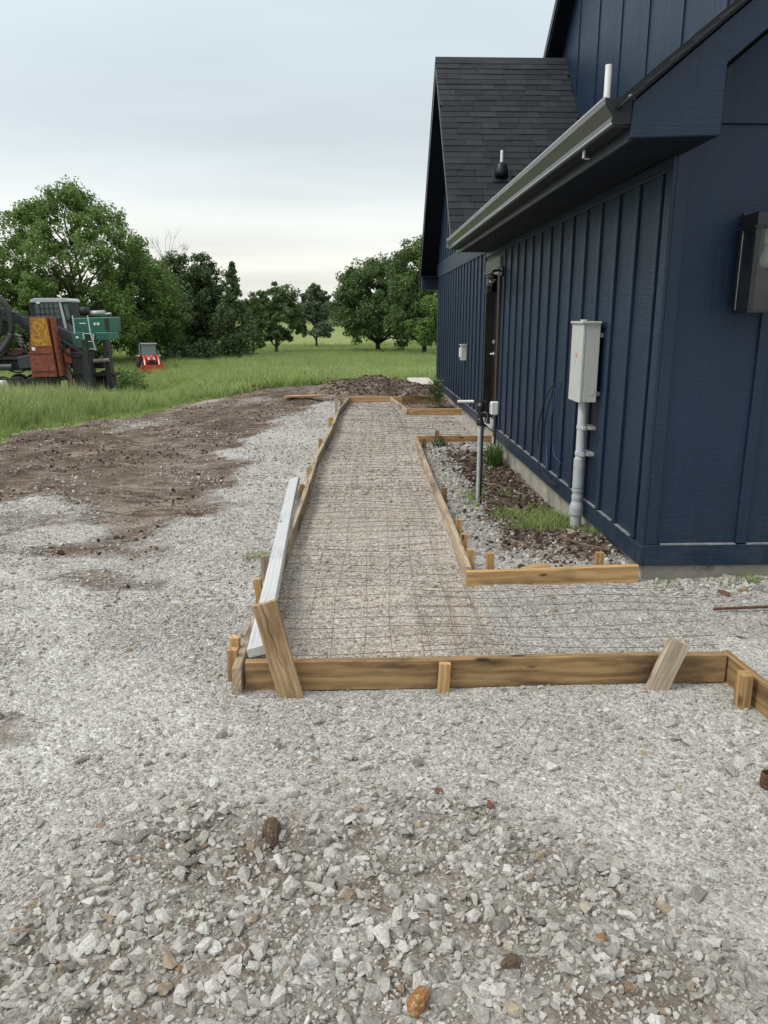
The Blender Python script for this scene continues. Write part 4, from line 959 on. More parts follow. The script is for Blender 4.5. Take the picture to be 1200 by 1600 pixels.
def gravel_layer(sets):
    out = {'g': [], 'p': []}
    for n, y0, y1, r0, r1, keep_c, keep_o in sets:
        x, y = cone_points(n, y0, y1); _, g, pa, co, bed = masks(x, y); d = sample(dm, x, y); co = (sample(cm, x, y) > rng.random(len(x))) * 1.0
        # long-wave sorting: stones gather in drifts, dust shows between
        dr = fbm(x + 3, y + 11, 1.6, 4)
        pr = np.where(co > .5, keep_c, keep_o * (0.35 + 1.3 * sstep(dr, .38, .62)))
        pr = pr * np.clip(1.55 - 1.7 * np.where(bed, d * .75, d), 0.0, 1) * (1 - g)
        ok = (rng.random(len(x)) < pr)
        x, y, pa, co = x[ok], y[ok], pa[ok], co[ok]
        s_ = r0 + (r1 - r0) * rng.random(len(x)) ** 3.0
        ok = clear(x, y, s_); x, y, pa, co, s_ = x[ok], y[ok], pa[ok], co[ok], s_[ok]
        z = height(x, y) + s_ * rng.uniform(-.1, .35, len(x))
        S = s_[:, None] * rng.uniform(.75, 1.25, (len(x), 3)); Rr = np.stack([rng.normal(0, .5, len(x)), rng.normal(0, .5, len(x)), rng.uniform(0, 6.28, len(x))], -1)
        P_ = np.stack([x, y, z], -1)
        pm_ = pa > .5
        out['g'].append((P_[~pm_], S[~pm_], Rr[~pm_])); out['p'].append((P_[pm_], S[pm_], Rr[pm_]))
    return out
lay = gravel_layer([
    (150000, 1.0, 4.2, .0026, .0065, .45, .95),
    (34000, 1.0, 3.8, .0065, .0160, .75, .17),
    (11000, 1.0, 2.9, .0120, .0330, .42, .04),
    (95000, 3.6, 7.5, .0045, .0105, 1, .9),
    (14000, 3.4, 8.0, .0100, .0220, 1, .4),
    (60000, 7.0, 16.0, .0100, .0240, 1, .9),
])
for key, coll_, nm_, lab in (('g', gravel_c, 'gravel', 'loose grey crushed gravel over the yard'), ('p', path_c, 'path_gravel', 'pinkish-grey gravel bed inside the formwork')):
    A_ = [np.concatenate([q_[i] for q_ in lay[key]]) for i in range(3)]
    scatter(nm_, coll_, A_[0], A_[1], A_[2], lab)
# dirt clods on the bare soil, the bed and the heap
x, y = cone_points(190000, 4.0, 20.5); d, g, pa, co, bed = masks(x, y)
hp = (((x - PILE[0]) / 1.45) ** 2 + ((y - PILE[1]) / 1.5) ** 2 < 1) | (((x - 1.35) / .75) ** 2 + ((y - 17.2) / 1.1) ** 2 < 1)
ok = (rng.random(len(x)) < np.where(bed, 1.0, np.where(hp, 1.0, .30 * sstep(fbm(x, y, 1.3, 4), .42, .62))) * (d > .62)) & clear(x, y, .02)
x, y, bed, hp = x[ok], y[ok], bed[ok], hp[ok]
s_ = (.005 + .018 * rng.random(len(x)) ** 7) * np.where(hp, 1.5, np.where(bed, .9, 1.1))
# extra for the small bed area
bx_, by_ = rng.uniform(.85, 1.74, 9000), rng.uniform(4.66, 9.9, 9000); bd_ = masks(bx_, by_)[0]; ok = (rng.random(9000) < bd_ * .5) & clear(bx_, by_, .02)
x = np.concatenate([x, bx_[ok]]); y = np.concatenate([y, by_[ok]]); s_ = np.concatenate([s_, .006 + .022 * rng.random(ok.sum()) ** 3])
n = len(x)
scatter('dirt_clods', clod_c, np.stack([x, y, height(x, y) + s_ * .2], -1), s_[:, None] * rng.uniform(.7, 1.3, (n, 3)), rng.uniform(-3, 3, (n, 3)), 'dark brown crumbled dirt clods on bare soil and heap')
# bed gravel mixed in
bx_, by_ = rng.uniform(.68, 1.74, 7000), rng.uniform(4.6, 10.0, 7000); bd_ = masks(bx_, by_)[0]; ok = (rng.random(7000) < np.clip(1.05 - bd_, .10, 1)) & clear(bx_, by_, .02)
x, y = bx_[ok], by_[ok]; s_ = .006 + .018 * rng.random(len(x)) ** 2
scatter('bed_gravel', gravel_c, np.stack([x, y, height(x, y) + s_ * .2], -1), s_[:, None] * rng.uniform(.7, 1.3, (len(x), 3)), rng.uniform(-.6, .6, (len(x), 3)) * np.array([1, 1, 5]), 'pale gravel spilled along the planting bed')
x = rng.uniform(1.8, 3.4, 2600); y = 4.53 - np.abs(rng.normal(0, .16, 2600)); s_ = .006 + .016 * rng.random(2600) ** 2
scatter('wall_foot_gravel', gravel_c, np.stack([x, y, height(x, y) + s_ * .3], -1), s_[:, None] * rng.uniform(.7, 1.3, (2600, 3)), rng.uniform(-.6, .6, (2600, 3)) * np.array([1, 1, 5]), 'loose stones along the foot of the end wall')

# single stones that stand out
def rock(seed, x, y, r, mat, label, stretch=(1, 1, .75), rz=None, sub=3, cat='stone', grp=None):
    me_ = stone_mesh('stone', seed, mat, 4, stretch[2], 3 if cat == 'dirt clod' else 11, .055 if cat == 'dirt clod' else .02); o_ = bpy.data.objects.new('stone' if cat == 'stone' else 'dirt_clod', me_); col.objects.link(o_)
    o_.location = (x, y, gz(x, y) + r * .35 * stretch[2]); o_.scale = (r * stretch[0], r * stretch[1], r); o_.rotation_euler = (0, 0, seed if rz is None else rz)
    return tag(o_, label, cat, grp)
rock(1, .128, 1.49, .042, 'rock_orange', 'fist-sized orange rock at the bottom edge of the picture')
rock(2, -.288, 2.10, .052, 'rock_brown', 'large oval brown dirt clod in the coarse gravel', (.62, 1.35, .8), .1, cat='dirt clod')
rock(3, .262, 2.36, .019, 'rock_red', 'small reddish stone in fine gravel, left of another red one')
rock(4, .432, 2.28, .023, 'rock_red', 'dark reddish stone beside pale stones right of center foreground')
rock(5, .372, 1.60, .030, 'rock_brown', 'dark brown crumbled clod in the lower right foreground', (1, 1.1, .6), cat='dirt clod')
rock(6, .622, 1.665, .026, 'rock_orange', 'rusty orange stone beside a white stone, lower right')
rock(7, .515, 1.69, .011, 'rock_orange', 'tiny orange pebble left of the rusty orange stone')
rock(8, .722, 1.845, .016, 'rock_brown', 'small brown lump in gravel at mid right foreground', cat='dirt clod')
rock(9, -.462, 1.60, .015, 'rock_orange', 'small orange-red chip in the lower left coarse gravel')
rock(10, -.487, 1.535, .022, 'rock_tan', 'tan stone just below the orange-red chip')
rock(11, -.43, 1.97, .018, 'rock_pale', 'small bright white stone in the brownish gravel patch')
rock(12, -.352, 1.93, .030, 'rock_pale', 'pale flat stone just below the brown oval clod')
rock(13, -.62, 1.80, .032, 'rock_pale', 'pale angular stone in the left coarse gravel')
rock(14, .66, 1.66, .023, 'rock_pale', 'white rounded stone next to the rusty orange stone')
rock(15, .60, 1.555, .034, 'rock_pale', 'broad pale stone at lower right of the foreground')
rock(16, -.14, 1.60, .036, 'rock_pale', 'large pale stone in the lower middle gravel')
rock(17, 1.02, 1.90, .028, 'rock_pale', 'pale angular stone at the right side of the foreground')
rock(18, 2.16, 4.27, .042, 'rock_red', 'red rounded stone near the end wall foundation')
rock(19, 2.30, 4.30, .040, 'rock_tan', 'tan brown stone right of the red stone by the end wall')
rock(20, 1.62, 2.985, .028, 'rock_pale', 'white stone tucked beside the yellow block stake')
rock(21, 1.075, 6.42, .030, 'rock_red', 'orange-red stone at the foot of the hydrant')
rock(22, .985, 6.02, .036, 'rock_red', 'flat red brick piece in the bed in front of the hydrant', (1.3, .8, .45))
rock(23, 1.03, 4.74, .036, 'rock_red', 'dark red brick piece beside the wood offcut in the bed')
rock(24, 1.545, 5.40, .048, 'rock_tan', 'tan rock at the foot of the grey conduit', (1.2, .9, .7))
rock(25, 1.42, 5.05, .036, 'rock_red', 'reddish stone on the dark soil near the house corner')
rock(26, 1.30, 6.62, .085, 'concrete', 'grey concrete chunk lying right of the hydrant', (1.25, .9, .35))
rock(27, -.62, 4.16, .030, 'rock_pale', 'grey stone beside the stakes left of the pale board')
rock(28, 1.98, 3.62, .045, 'gravel_stone', 'flat grey stone in the gravel beyond the right corner', (1.3, .8, .5))
tag(MB().tube(curve_pts([(1.42, 5.22, .10), (1.52, 5.05, .085), (1.66, 4.86, .10)], 5), .010, 6).build('twig', 'twig'), 'thin brown stick lying on the dark soil by the house corner', 'stick')
tag(MB().tube(curve_pts([(1.97, 3.98, .02), (2.15, 3.99, .022), (2.5, 4.02, .02)], 5), .009, 6).build('rebar_rod', 'rust'), 'rusty iron rod lying on gravel at the right edge', 'rod')
rc = MB().lathe([(.019, 0), (.024, .004), (.024, .012), (.020, .016), (.024, .020), (.024, .030), (.020, .034), (.024, .038), (.023, .055), (.018, .055), (.018, .01)], (0, 0, 0), n=18).build('rusty_spool', 'rust')
rc.location = (1.418, 2.34, gz(1.418, 2.34) + .002); tag(rc, 'rusty ribbed metal cap standing in gravel at the right edge', 'metal cap')
lg = MB().lathe([(.02, -.5), (.13, -.49), (.15, -.4), (.14, .4), (.12, .49), (.02, .5)], (0, 0, 0), 'X', 14).build('log', 'log_wood'); lg.location = (-6.9, 13.9, gz(-6.9, 13.9) + .16); lg.rotation_euler = (0, 0, .3); tag(lg, 'short brown log lying in grass at the left edge', 'log')

# ------------------------------------------------------------------ grass
def tuft_mesh(name, seed, mat, n=26, h=(.25, .5), spread=.10, width=.007, bend=.5, seed_heads=False):
    r_ = random.Random(seed); mb = MB()
    for _ in range(n):
        a = r_.uniform(0, 6.28); rr = spread * math.sqrt(r_.random()); bx, by = rr * math.cos(a), rr * math.sin(a)
        d = r_.uniform(0, 6.28); H = r_.uniform(*h); B = H * r_.uniform(.1, bend); w_ = width * r_.uniform(.7, 1.3)
        ex, ey = math.cos(d), math.sin(d); sx, sy = -ey * w_, ex * w_
        V = []
        for t, ww in ((0, 1), (.4, .9), (.75, .6)):
            cx, cy, cz = bx + ex * B * t * t, by + ey * B * t * t, H * t * (1 - .18 * t * t * (B / H))
            V += [(cx - sx * ww, cy - sy * ww, cz), (cx + sx * ww, cy + sy * ww, cz)]
        V.append((bx + ex * B, by + ey * B, H * (1 - .18 * B / H)))
        mb.add(V, [(0, 1, 3, 2), (2, 3, 5, 4), (4, 5, 6)])
    me_ = bpy.data.meshes.new(name); me_.from_pydata(mb.v, [], mb.f); me_.materials.append(MATS[mat]); return me_
tall_c = proto_coll('tall_grass_kinds', [tuft_mesh('tuft', i, 'grass_blade', 30, (.18, .50), .16, .0065, .55) for i in range(5)] + [tuft_mesh('tuft', 9, 'grass_seed', 20, (.30, .62), .16, .005, .35)])
short_c = proto_coll('short_grass_kinds', [tuft_mesh('tuft', 20 + i, 'grass_blade', 36, (.05, .16), .16, .006, .9) for i in range(4)] + [tuft_mesh('tuft', 30, 'grass_dry', 26, (.04, .14), .14, .005, .9)])
def grass_pts(n, y0, y1, kx0, kx1, thr=.55):
    y = np.sqrt(rng.uniform(y0 ** 2, y1 ** 2, n)); x = y * rng.uniform(kx0, kx1, n)
    g = inpoly(x + (fbm(x, y, .8, 4) - .5) * 1.0, y + (fbm(x + 31, y, .8, 4) - .5) * 1.4, GRASS_EDGE)
    ok = g & ~((x > 1.7) & (y < 18.3)) & ~((x > .9) & (x < 1.8) & (y < 20.3))
    return x[ok], y[ok]
x, y = grass_pts(42000, 9.5, 46, -.62, -.10)
dist_edge = sstep(fbm(x, y, .35, 3) + .05 * (y - 12), .35, .75) * sstep(-x, 3.2 + 0 * x, 6.5)
tall = rng.random(len(x)) < np.clip(.12 + .95 * sstep(-x - .22 * y, .8, 3.2), 0, 1) * (.5 + .5 * dist_edge + .3)
def gsoft(x, y):
    t = 0
    for r_ in (.6, 1.3):
        for a in np.arange(0, 6.28, .785): t = t + inpoly(x + r_ * math.cos(a), y + r_ * math.sin(a) * 1.3, GRASS_EDGE)
    return t / 16
s_ = rng.uniform(.7, 1.25, len(x)) * (.32 + .68 * sstep(gsoft(x, y), .55, 1.0)) * (1 - .62 * sstep(y, 15, 27))
def put(nm, coll_, x, y, s_, lab):
    scatter(nm, coll_, np.stack([x, y, height(x, y) - .01], -1), s_[:, None] * np.array([1, 1, 1]), np.stack([rng.normal(0, .12, len(x)), rng.normal(0, .12, len(x)), rng.uniform(0, 6.28, len(x))], -1), lab)
put('tall_grass', tall_c, x[tall], y[tall], s_[tall], 'tall green meadow grass left of the bare dirt')
put('short_grass', short_c, x[~tall], y[~tall], s_[~tall] * 1.3, 'short green grass along the edge of the dirt')
x, y = grass_pts(26000, 17, 60, -.20, .10); s_ = rng.uniform(.9, 1.6, len(x)); tl = rng.random(len(x)) < .22
put('field_grass', short_c, x[~tl], y[~tl], s_[~tl] * 1.35, 'mown field grass beyond the dirt heap')
put('field_tall_grass', tall_c, x[tl], y[tl], s_[tl] * .38, 'taller field grass beyond the dirt heap')
x, y = grass_pts(26000, 45, 130, -.55, .12); s_ = rng.uniform(1.0, 1.7, len(x))
put('far_grass', tall_c, x, y, s_ * np.where(y > 60, 1.0, .8), 'rough grass of the far field')
# weeds in the bed and along the foundation
wx_, wy_ = [], []
for cx, cy, a, b_, nn in ((1.64, 6.35, .08, .55, 70), (1.45, 5.95, .18, .35, 60), (1.28, 6.3, .25, .6, 50), (1.70, 5.55, .05, .12, 12), (.98, 6.85, .07, .15, 10), (1.45, 7.3, .2, .5, 9), (1.35, 8.4, .2, .4, 6)):
    wx_ += list(rng.normal(cx, a * .6, nn)); wy_ += list(rng.normal(cy, b_ * .6, nn))
wx_, wy_ = np.array(wx_), np.array(wy_); ok = clear(wx_, wy_, .01); wx_, wy_ = wx_[ok], wy_[ok]
put('bed_weeds', short_c, wx_, wy_, rng.uniform(.22, .62, len(wx_)), 'sparse green weeds growing in the planting bed')
put('gravel_weed', short_c, np.array([-.72, -.68, -.75]), np.array([5.05, 5.08, 5.0]), np.array([.5, .4, .4]), 'tiny dry weed in gravel left of the pale board')
x = np.concatenate([rng.uniform(1.8, 2.8, 14)]); put('wall_foot_weeds', short_c, x, np.full(14, 4.46), rng.uniform(.25, .5, 14), 'dry weeds along the foot of the end wall')
def one_mesh(name, me_, loc, scale, label, cat, grp=None):
    o_ = bpy.data.objects.new(name, me_); col.objects.link(o_); o_.location = loc; o_.scale = (scale,) * 3; return tag(o_, label, cat, grp)
one_mesh('grass_clump', tuft_mesh('grass_clump', 77, 'leaf_bright', 110, (.18, .36), .09, .006, .95), (1.60, 9.05, gz(1.60, 9.05)), 1.0, 'big green grass clump against the foundation beyond the hydrant', 'plant')
one_mesh('grass_clump', tuft_mesh('grass_clump', 78, 'leaf_oak', 60, (.06, .16), .10, .006, .95), (1.02, 9.72, gz(1.02, 9.72)), 1.0, 'low dark green tuft beside the cross plank before the door', 'plant')
def leafy(seed, n, h, rad, ls):
    r_ = random.Random(seed); mb = MB()
    for _ in range(n):
        z = h * r_.random() ** .7; a = r_.uniform(0, 6.28); rr = rad * math.sqrt(r_.random()) * (1 - .4 * z / h); c_ = Vector((rr * math.cos(a), rr * math.sin(a), z))
        d = Vector((math.cos(a), math.sin(a), r_.uniform(-.2, .9))).normalized(); s_ = d.cross(Vector((0, 0, 1))).normalized(); L = ls * r_.uniform(.7, 1.3)
        mb.add([c_, c_ + d * L * .5 + s_ * L * .22, c_ + d * L, c_ + d * L * .5 - s_ * L * .22], [(0, 1, 2, 3)])
    return mb
wp = thing('leafy_weed', (1.40, 14.3, gz(1.4, 14.3)), 'tall leafy green weed by the foundation beyond the door', 'plant')
part(leafy(3, 260, .50, .17, .10), 'foliage', 'leaf_bright', wp, label=None).location = (0, 0, 0)
part(MB().tube([(1.40, 14.3, -.05), (1.41, 14.31, .45)], .008, 5), 'stem', 'leaf_oak', wp)
for c_ in wp.children:
    if c_.name.startswith('foliage'):
        for v_ in c_.data.vertices: v_.co += Vector(wp.location)

# ------------------------------------------------------------------ trees
def leaf_cloud(centers, rads, per, size, r_, up=.35, flat=.8):
    """quads scattered through a set of clumps"""
    C_ = np.repeat(np.asarray(centers), per, 0); Rd = np.repeat(np.asarray(rads), per)
    n = len(C_); d = r_.normal(size=(n, 3)); d /= np.linalg.norm(d, axis=1)[:, None]
    rr = Rd * r_.random(n) ** .45
    p = C_ + d * rr[:, None] * np.array([1, 1, flat])
    nrm = d * .7 + r_.normal(size=(n, 3)) * .6 + np.array([0, 0, up]); nrm /= np.linalg.norm(nrm, axis=1)[:, None]
    t = np.cross(nrm, r_.normal(size=(n, 3))); t /= np.linalg.norm(t, axis=1)[:, None]; b_ = np.cross(nrm, t)
    s_ = size * r_.uniform(.6, 1.35, n)[:, None]
    V = np.stack([p - t * s_ * .5, p + b_ * s_ * .36, p + t * s_ * .5, p - b_ * s_ * .36], 1).reshape(-1, 3)
    return V
def quads_obj(name, V, mat, parent):
    n = len(V) // 4; me_ = bpy.data.meshes.new(name); me_.vertices.add(len(V)); me_.vertices.foreach_set('co', V.astype(np.float32).ravel())
    me_.loops.add(n * 4); me_.loops.foreach_set('vertex_index', np.arange(n * 4, dtype=np.int32)); me_.polygons.add(n)
    me_.polygons.foreach_set('loop_start', np.arange(0, n * 4, 4, dtype=np.int32)); me_.polygons.foreach_set('loop_total', np.full(n, 4, np.int32)); me_.update()
    me_.materials.append(MATS[mat]); o_ = bpy.data.objects.new(name, me_); col.objects.link(o_); o_.parent = parent; return o_
def tree(name, label, x, y, h, w, seed, leaf='leaf_oak', crown0=.22, lobes=16, lobe_r=.19, clumps=9, per=60, size=.30, trunk_r=None, bark='bark', shape='oak', lean=0.0, grp='trees beyond the field', zoff=0.0):
    r_ = np.random.default_rng(seed); z0 = gz(x, y) + zoff; root = thing(name, (x, y, z0), label, 'tree', grp)
    trunk_r = trunk_r or h * .022; mb = MB(); c0 = h * crown0; hc = (h - c0)
    tp = [(0, 0, -.4), (lean * .1, 0, c0 * .6), (lean * .4, .05 * w * r_.normal(), c0 + hc * .35), (lean * .8, 0, c0 + hc * .7)]
    mb.tube(curve_pts(tp, 4), list(np.linspace(trunk_r * 1.25, trunk_r * .3, 13)), 8)
    C_, Rd = [], []
    if shape == 'cedar':
        nl = lobes
        for i in range(nl):
            t = (i + .5) / nl; z = c0 + hc * t * .98; prof = (1 - t) ** 1.15 * (.72 + .28 * math.sin(11 * t + seed)) + .02
            for j in range(max(2, int(7 * (1 - t) + 2))):
                a = r_.uniform(0, 6.28); q_ = w * .5 * prof * r_.uniform(.35, 1.0)
                C_.append((q_ * math.cos(a), q_ * math.sin(a), z + r_.normal() * hc * .02 - q_ * .12)); Rd.append(w * (.035 + .12 * (1 - t)))
    else:
        lob = []
        for i in range(lobes):
            t = (i + .5) / lobes; a = i * 2.399 + r_.normal() * .3
            zt = .10 + .86 * t + r_.normal() * .03
            env = {'oak': math.sin(math.pi * min(1, max(0, .12 + .84 * zt))) ** .6, 'walnut': (math.sin(math.pi * min(1, .16 + .80 * zt)) ** .8), 'dense': math.sin(math.pi * (.18 + .74 * zt)) ** .45, 'column': .75 * math.sin(math.pi * (.2 + .72 * zt)) ** .5}[shape]
            q_ = w * .5 * env * r_.uniform(.45, .88) * (1 if t < .93 else .3)
            lob.append(Vector((q_ * math.cos(a) + lean * zt, q_ * math.sin(a), c0 + hc * zt * .93)))
        for p in lob:
            s_ = Vector((lean * .3, 0, max(c0 * .75, p.z - .55 * math.hypot(p.x, p.y) - hc * .12)))
            s_.z = min(s_.z, c0 + hc * .62); md_ = s_.lerp(p, .5) + Vector((r_.normal() * .04 * w, r_.normal() * .04 * w, hc * .03))
            mb.tube(curve_pts([s_, md_, p], 4), list(np.linspace(trunk_r * .42, trunk_r * .07, 9)), 5)
            lr = w * lobe_r * r_.uniform(.75, 1.25)
            for j in range(clumps):
                d = r_.normal(size=3); d /= np.linalg.norm(d); q_ = p + Vector(d) * lr * (r_.random() ** .5); q_.z = p.z + (q_.z - p.z) * .75
                C_.append(tuple(q_)); Rd.append(lr * r_.uniform(.28, .52))
    tr = mb.build('trunk', bark, None, smooth=True); tr.parent = root
    quads_obj('crown', leaf_cloud(C_, Rd, int(per * 1.7), size * .74, r_), leaf, root)
    return root
tree('walnut_tree', 'tall airy walnut tree with feathery light green crown behind the log loader', -24.6, 70, 15.8, 17.0, 3, 'leaf_walnut', .06, 54, .105, 10, 66, .30, .24, shape='walnut')
tree('walnut_tree', 'lower light green tree filling the right flank of the tall walnut', -20.2, 74, 9.8, 8.4, 4, 'leaf_walnut', .06, 26, .19, 11, 66, .28, .16, shape='dense')
tree('broadleaf_tree', 'mid green tree at the left picture edge behind the walnut', -33.0, 70, 10.5, 12.0, 5, 'leaf_walnut', .05, 24, .18, 9, 56, .34, .2, shape='dense')
tree('broadleaf_tree', 'green tree standing behind the loader cab', -26.5, 70, 8.6, 8.5, 6, 'leaf_walnut', .04, 20, .2, 9, 56, .34, .18, shape='dense')
tree('juniper_tree', 'dark dense juniper right behind the walnut flank', -20.0, 88, 11.2, 7.5, 7, 'leaf_dark', .04, 26, .19, 11, 60, .30, .2, shape='column')
tree('juniper_tree', 'dark broad juniper left of the pointed cedar', -15.6, 80, 10.2, 6.8, 8, 'leaf_dark', .02, 26, .2, 11, 60, .30, .2, shape='column')
tree('juniper_tree', 'very dark low juniper in the shade behind the tractor', -18.0, 84, 7.0, 7.5, 9, 'leaf_dark', .02, 22, .2, 10, 60, .30, .2, shape='dense')
tree('cedar_tree', 'pointed dark cedar tree with ragged top in the left middle', -11.8, 75, 9.4, 6.8, 10, 'leaf_cedar', .10, 26, per=70, size=.26, trunk_r=.16, shape='cedar')
tree('oak_tree', 'small round oak just right of the pointed cedar', -10.6, 100, 8.9, 7.0, 11, 'leaf_oak', .14, 20, .2, 9, 56, .36, .2, shape='oak')
tree('oak_tree', 'bushy green tree overlapping the right side of the cedar', -11.6, 86, 6.8, 3.6, 12, 'leaf_walnut', .12, 14, .22, 9, 56, .28, .12, shape='column')
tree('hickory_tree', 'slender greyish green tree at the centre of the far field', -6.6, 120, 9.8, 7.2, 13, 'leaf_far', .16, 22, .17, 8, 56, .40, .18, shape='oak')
tree('oak_tree', 'broad dark oak with bare trunk standing alone near the house', 2.4, 105, 12.4, 13.4, 14, 'leaf_oak', .13, 44, .15, 11, 58, .40, .32, shape='oak')
tree('oak_tree', 'taller oak partly hidden by the house eave', 7.4, 90, 13.6, 11.5, 15, 'leaf_oak', .12, 40, .165, 11, 58, .36, .28, shape='oak')
tree('oak_tree', 'light green oak low behind the house edge', 9.2, 84, 8.0, 6.5, 16, 'leaf_walnut', .16, 18, .2, 9, 56, .32, .18, shape='oak')
# a bare dead tree whose twigs show above the junipers
dt = thing('dead_tree', (-20.0, 96, gz(-20, 96)), 'bare grey dead tree top showing above the dark junipers', 'tree', 'trees beyond the field')
mbt = MB(); r_ = random.Random(4)
def limb(mb, p, d, L, r0, lev):
    q_ = p + d * L; mb.tube([p, p.lerp(q_, .5) + Vector((r_.gauss(0, .05), r_.gauss(0, .05), 0)) * L, q_], [r0, r0 * .75, r0 * .5], 5)
    if lev:
        for _ in range(3):
            dd = (d + Vector((r_.gauss(0, .45), r_.gauss(0, .45), r_.uniform(0, .3)))).normalized(); limb(mb, q_, dd, L * r_.uniform(.5, .75), r0 * .5, lev - 1)
limb(mbt, Vector((0, 0, -.3)), Vector((.03, 0, 1)), 6.0, .2, 4)
t_ = mbt.build('trunk', 'bark_pale'); t_.parent = dt
# far woods on the skyline, one mass
Vs = []
r2 = np.random.default_rng(77)
for i in range(240):
    yy = r2.uniform(250, 420); xx = yy * r2.uniform(-.62, .34); hh = r2.uniform(5, 9) * (1.0 if xx < -20 else .9); ww = r2.uniform(7, 13)
    zz = float(terrain(np.array([xx]), np.array([yy]))[0])
    cc = np.stack([r2.normal(0, ww * .26, 12), r2.normal(0, ww * .26, 12), hh * r2.uniform(.15, .85, 12)], -1) + np.array([xx, yy, zz])
    Vs.append(leaf_cloud(cc, np.full(12, ww * .2), 40, 1.1, r2))
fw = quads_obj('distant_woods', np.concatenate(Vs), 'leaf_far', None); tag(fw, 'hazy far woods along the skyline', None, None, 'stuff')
# brush
def bush(name, label, x, y, w, h, seed, leaf, size=.12, n=26, per=60):
    r_ = np.random.default_rng(seed); root = thing(name, (x, y, gz(x, y)), label, 'bush', 'bushes at the field edge'); mb = MB(); C_ = []
    for i in range(n):
        a = r_.uniform(0, 6.28); q_ = w * .42 * math.sqrt(r_.random()); z = h * (.25 + .6 * r_.random()) * (1 - .5 * (q_ / (w * .5)) ** 2); C_.append((q_ * math.cos(a), q_ * math.sin(a) * .7, z))
        mb.tube([(0.2 * q_ * math.cos(a), .2 * q_ * math.sin(a), -.1), C_[-1]], [.02, .006], 4)
    st_ = mb.build('stems', 'bark'); st_.parent = root; quads_obj('foliage', leaf_cloud(C_, np.full(n, h * .26), per, size, r_), leaf, root); return root
bush('shrub', 'green leafy shrub between the log loader and the orange tractor', -13.6, 46, 2.7, 1.5, 21, 'leaf_walnut')
bush('shrub', 'small green shrub at the front right of the log loader', -15.2, 45.5, 1.6, 1.0, 22, 'leaf_walnut')
bush('shrub', 'dark green shrub under the pointed cedar, left side', -13.9, 71, 3.2, 2.6, 23, 'leaf_cedar', .2)
bush('shrub', 'low dark brush in the shade under the walnut tree', -24.5, 68, 7.0, 2.6, 24, 'leaf_dark', .25)
bush('shrub', 'low dark brush behind the orange tractor', -17.6, 73, 6.0, 2.4, 25, 'leaf_dark', .25)

# ------------------------------------------------------------------ log loader on a trailer
LY = 41.0
def X_(px): return -18.5 + .0326 * px
def Z_(py): return -1.73 + (600 - py) * .032
ldr = thing('log_loader', (X_(90), LY, gz(X_(90), LY)), 'green and dark grey log loader on a rusty trailer with red slasher panel', 'log loader')
def lbox(px0, py0, px1, py1, y0, y1): return MB().box((X_(px0), LY + y0, Z_(py1)), (X_(px1), LY + y1, Z_(py0)))
def lpoly(P_, y0, y1): return MB().prism([(X_(a_), LY + y0, Z_(b_)) for a_, b_ in P_], (0, y1 - y0, 0))
ch = part(lbox(-40, 556, 62, 560, -.9, 1.4).box((X_(-40), LY - .7, Z_(577)), (X_(60), LY - .5, Z_(562))).box((X_(-40), LY + .9, Z_(577)), (X_(150), LY + 1.1, Z_(562))), 'chassis', 'machine_dark', ldr, bev=.02)
part(MB().tube([(X_(-10), LY - .95, Z_(572)), (X_(28), LY - .95, Z_(571))], .16, 12), 'air_tank', 'machine_grey', ldr)
for px in (8, 33, 58):
    for yy in (-.85, 1.2):
        w_ = part(MB().lathe([(.30, -.16), (.46, -.17), (.52, -.10), (.52, .10), (.46, .17), (.30, .16)], (X_(px), LY + yy, Z_(602)), 'Y', 22), 'wheel', 'tyre', ldr, smooth=False)
        part(MB().lathe([(.30, -.10), (.29, -.14), (.24, -.05), (.12, -.06), (.10, -.13), (.02, -.13)], (X_(px), LY + yy, Z_(602)), 'Y', 18), 'rim', 'rim', w_)
part(lpoly([(12, 548), (26, 543), (40, 545), (40, 556), (12, 556)], -.6, .3), 'winch', 'rust', ldr, bev=.02)
part(MB().tube([(X_(62), LY - .6, Z_(572)), (X_(84), LY - .9, Z_(598))], .07, 6), 'ramp_rail', 'machine_dark', ldr)
# boom and its hoses at the left
part(lpoly([(12, 480), (32, 488), (64, 502), (62, 520), (44, 516), (34, 504), (10, 500)], -.3, .3), 'boom_arm', 'machine_grey', ldr, bev=.03)
part(lpoly([(93, 508), (120, 520), (117, 534), (104, 528), (93, 526)], -.35, .25), 'boom_arm', 'machine_grey', ldr, bev=.03)
part(lpoly([(40, 505), (52, 508), (60, 520), (48, 518)], -.32, -.301), 'boom_pocket', 'machine_dark', ldr)
for P_, r_ in (([(-2, 452), (16, 463), (28, 480), (32, 500), (28, 520), (10, 540), (-20, 560)], .16), ([(-8, 468), (8, 480), (15, 498), (14, 516), (2, 530), (-20, 548)], .14), ([(-20, 575), (6, 552), (22, 535), (30, 520)], .15), ([(-20, 590), (4, 560), (16, 548), (26, 532)], .11)):
    part(MB().tube(curve_pts([(X_(a_), LY - .9 + .05 * i, Z_(b_)) for i, (a_, b_) in enumerate(P_)], 5), r_, 10), 'hydraulic_hose', 'hydraulic_hose', ldr, smooth=True)
part(MB().lathe([(.10, -.2), (.16, -.2), (.16, .2), (.10, .2)], (X_(4), LY - .9, Z_(466)), 'X', 12), 'hose_clamp', 'machine_dark', ldr)
lc = part(lpoly([(-30, 470), (6, 474), (12, 500), (9, 522), (-30, 528)], -.2, 1.0), 'operator_shield', 'machine_dark', ldr, bev=.02)
part(lpoly([(-30, 478), (3, 482), (8, 500), (5, 516), (-30, 520)], -.21, -.202), 'window', 'cab_glass', lc)
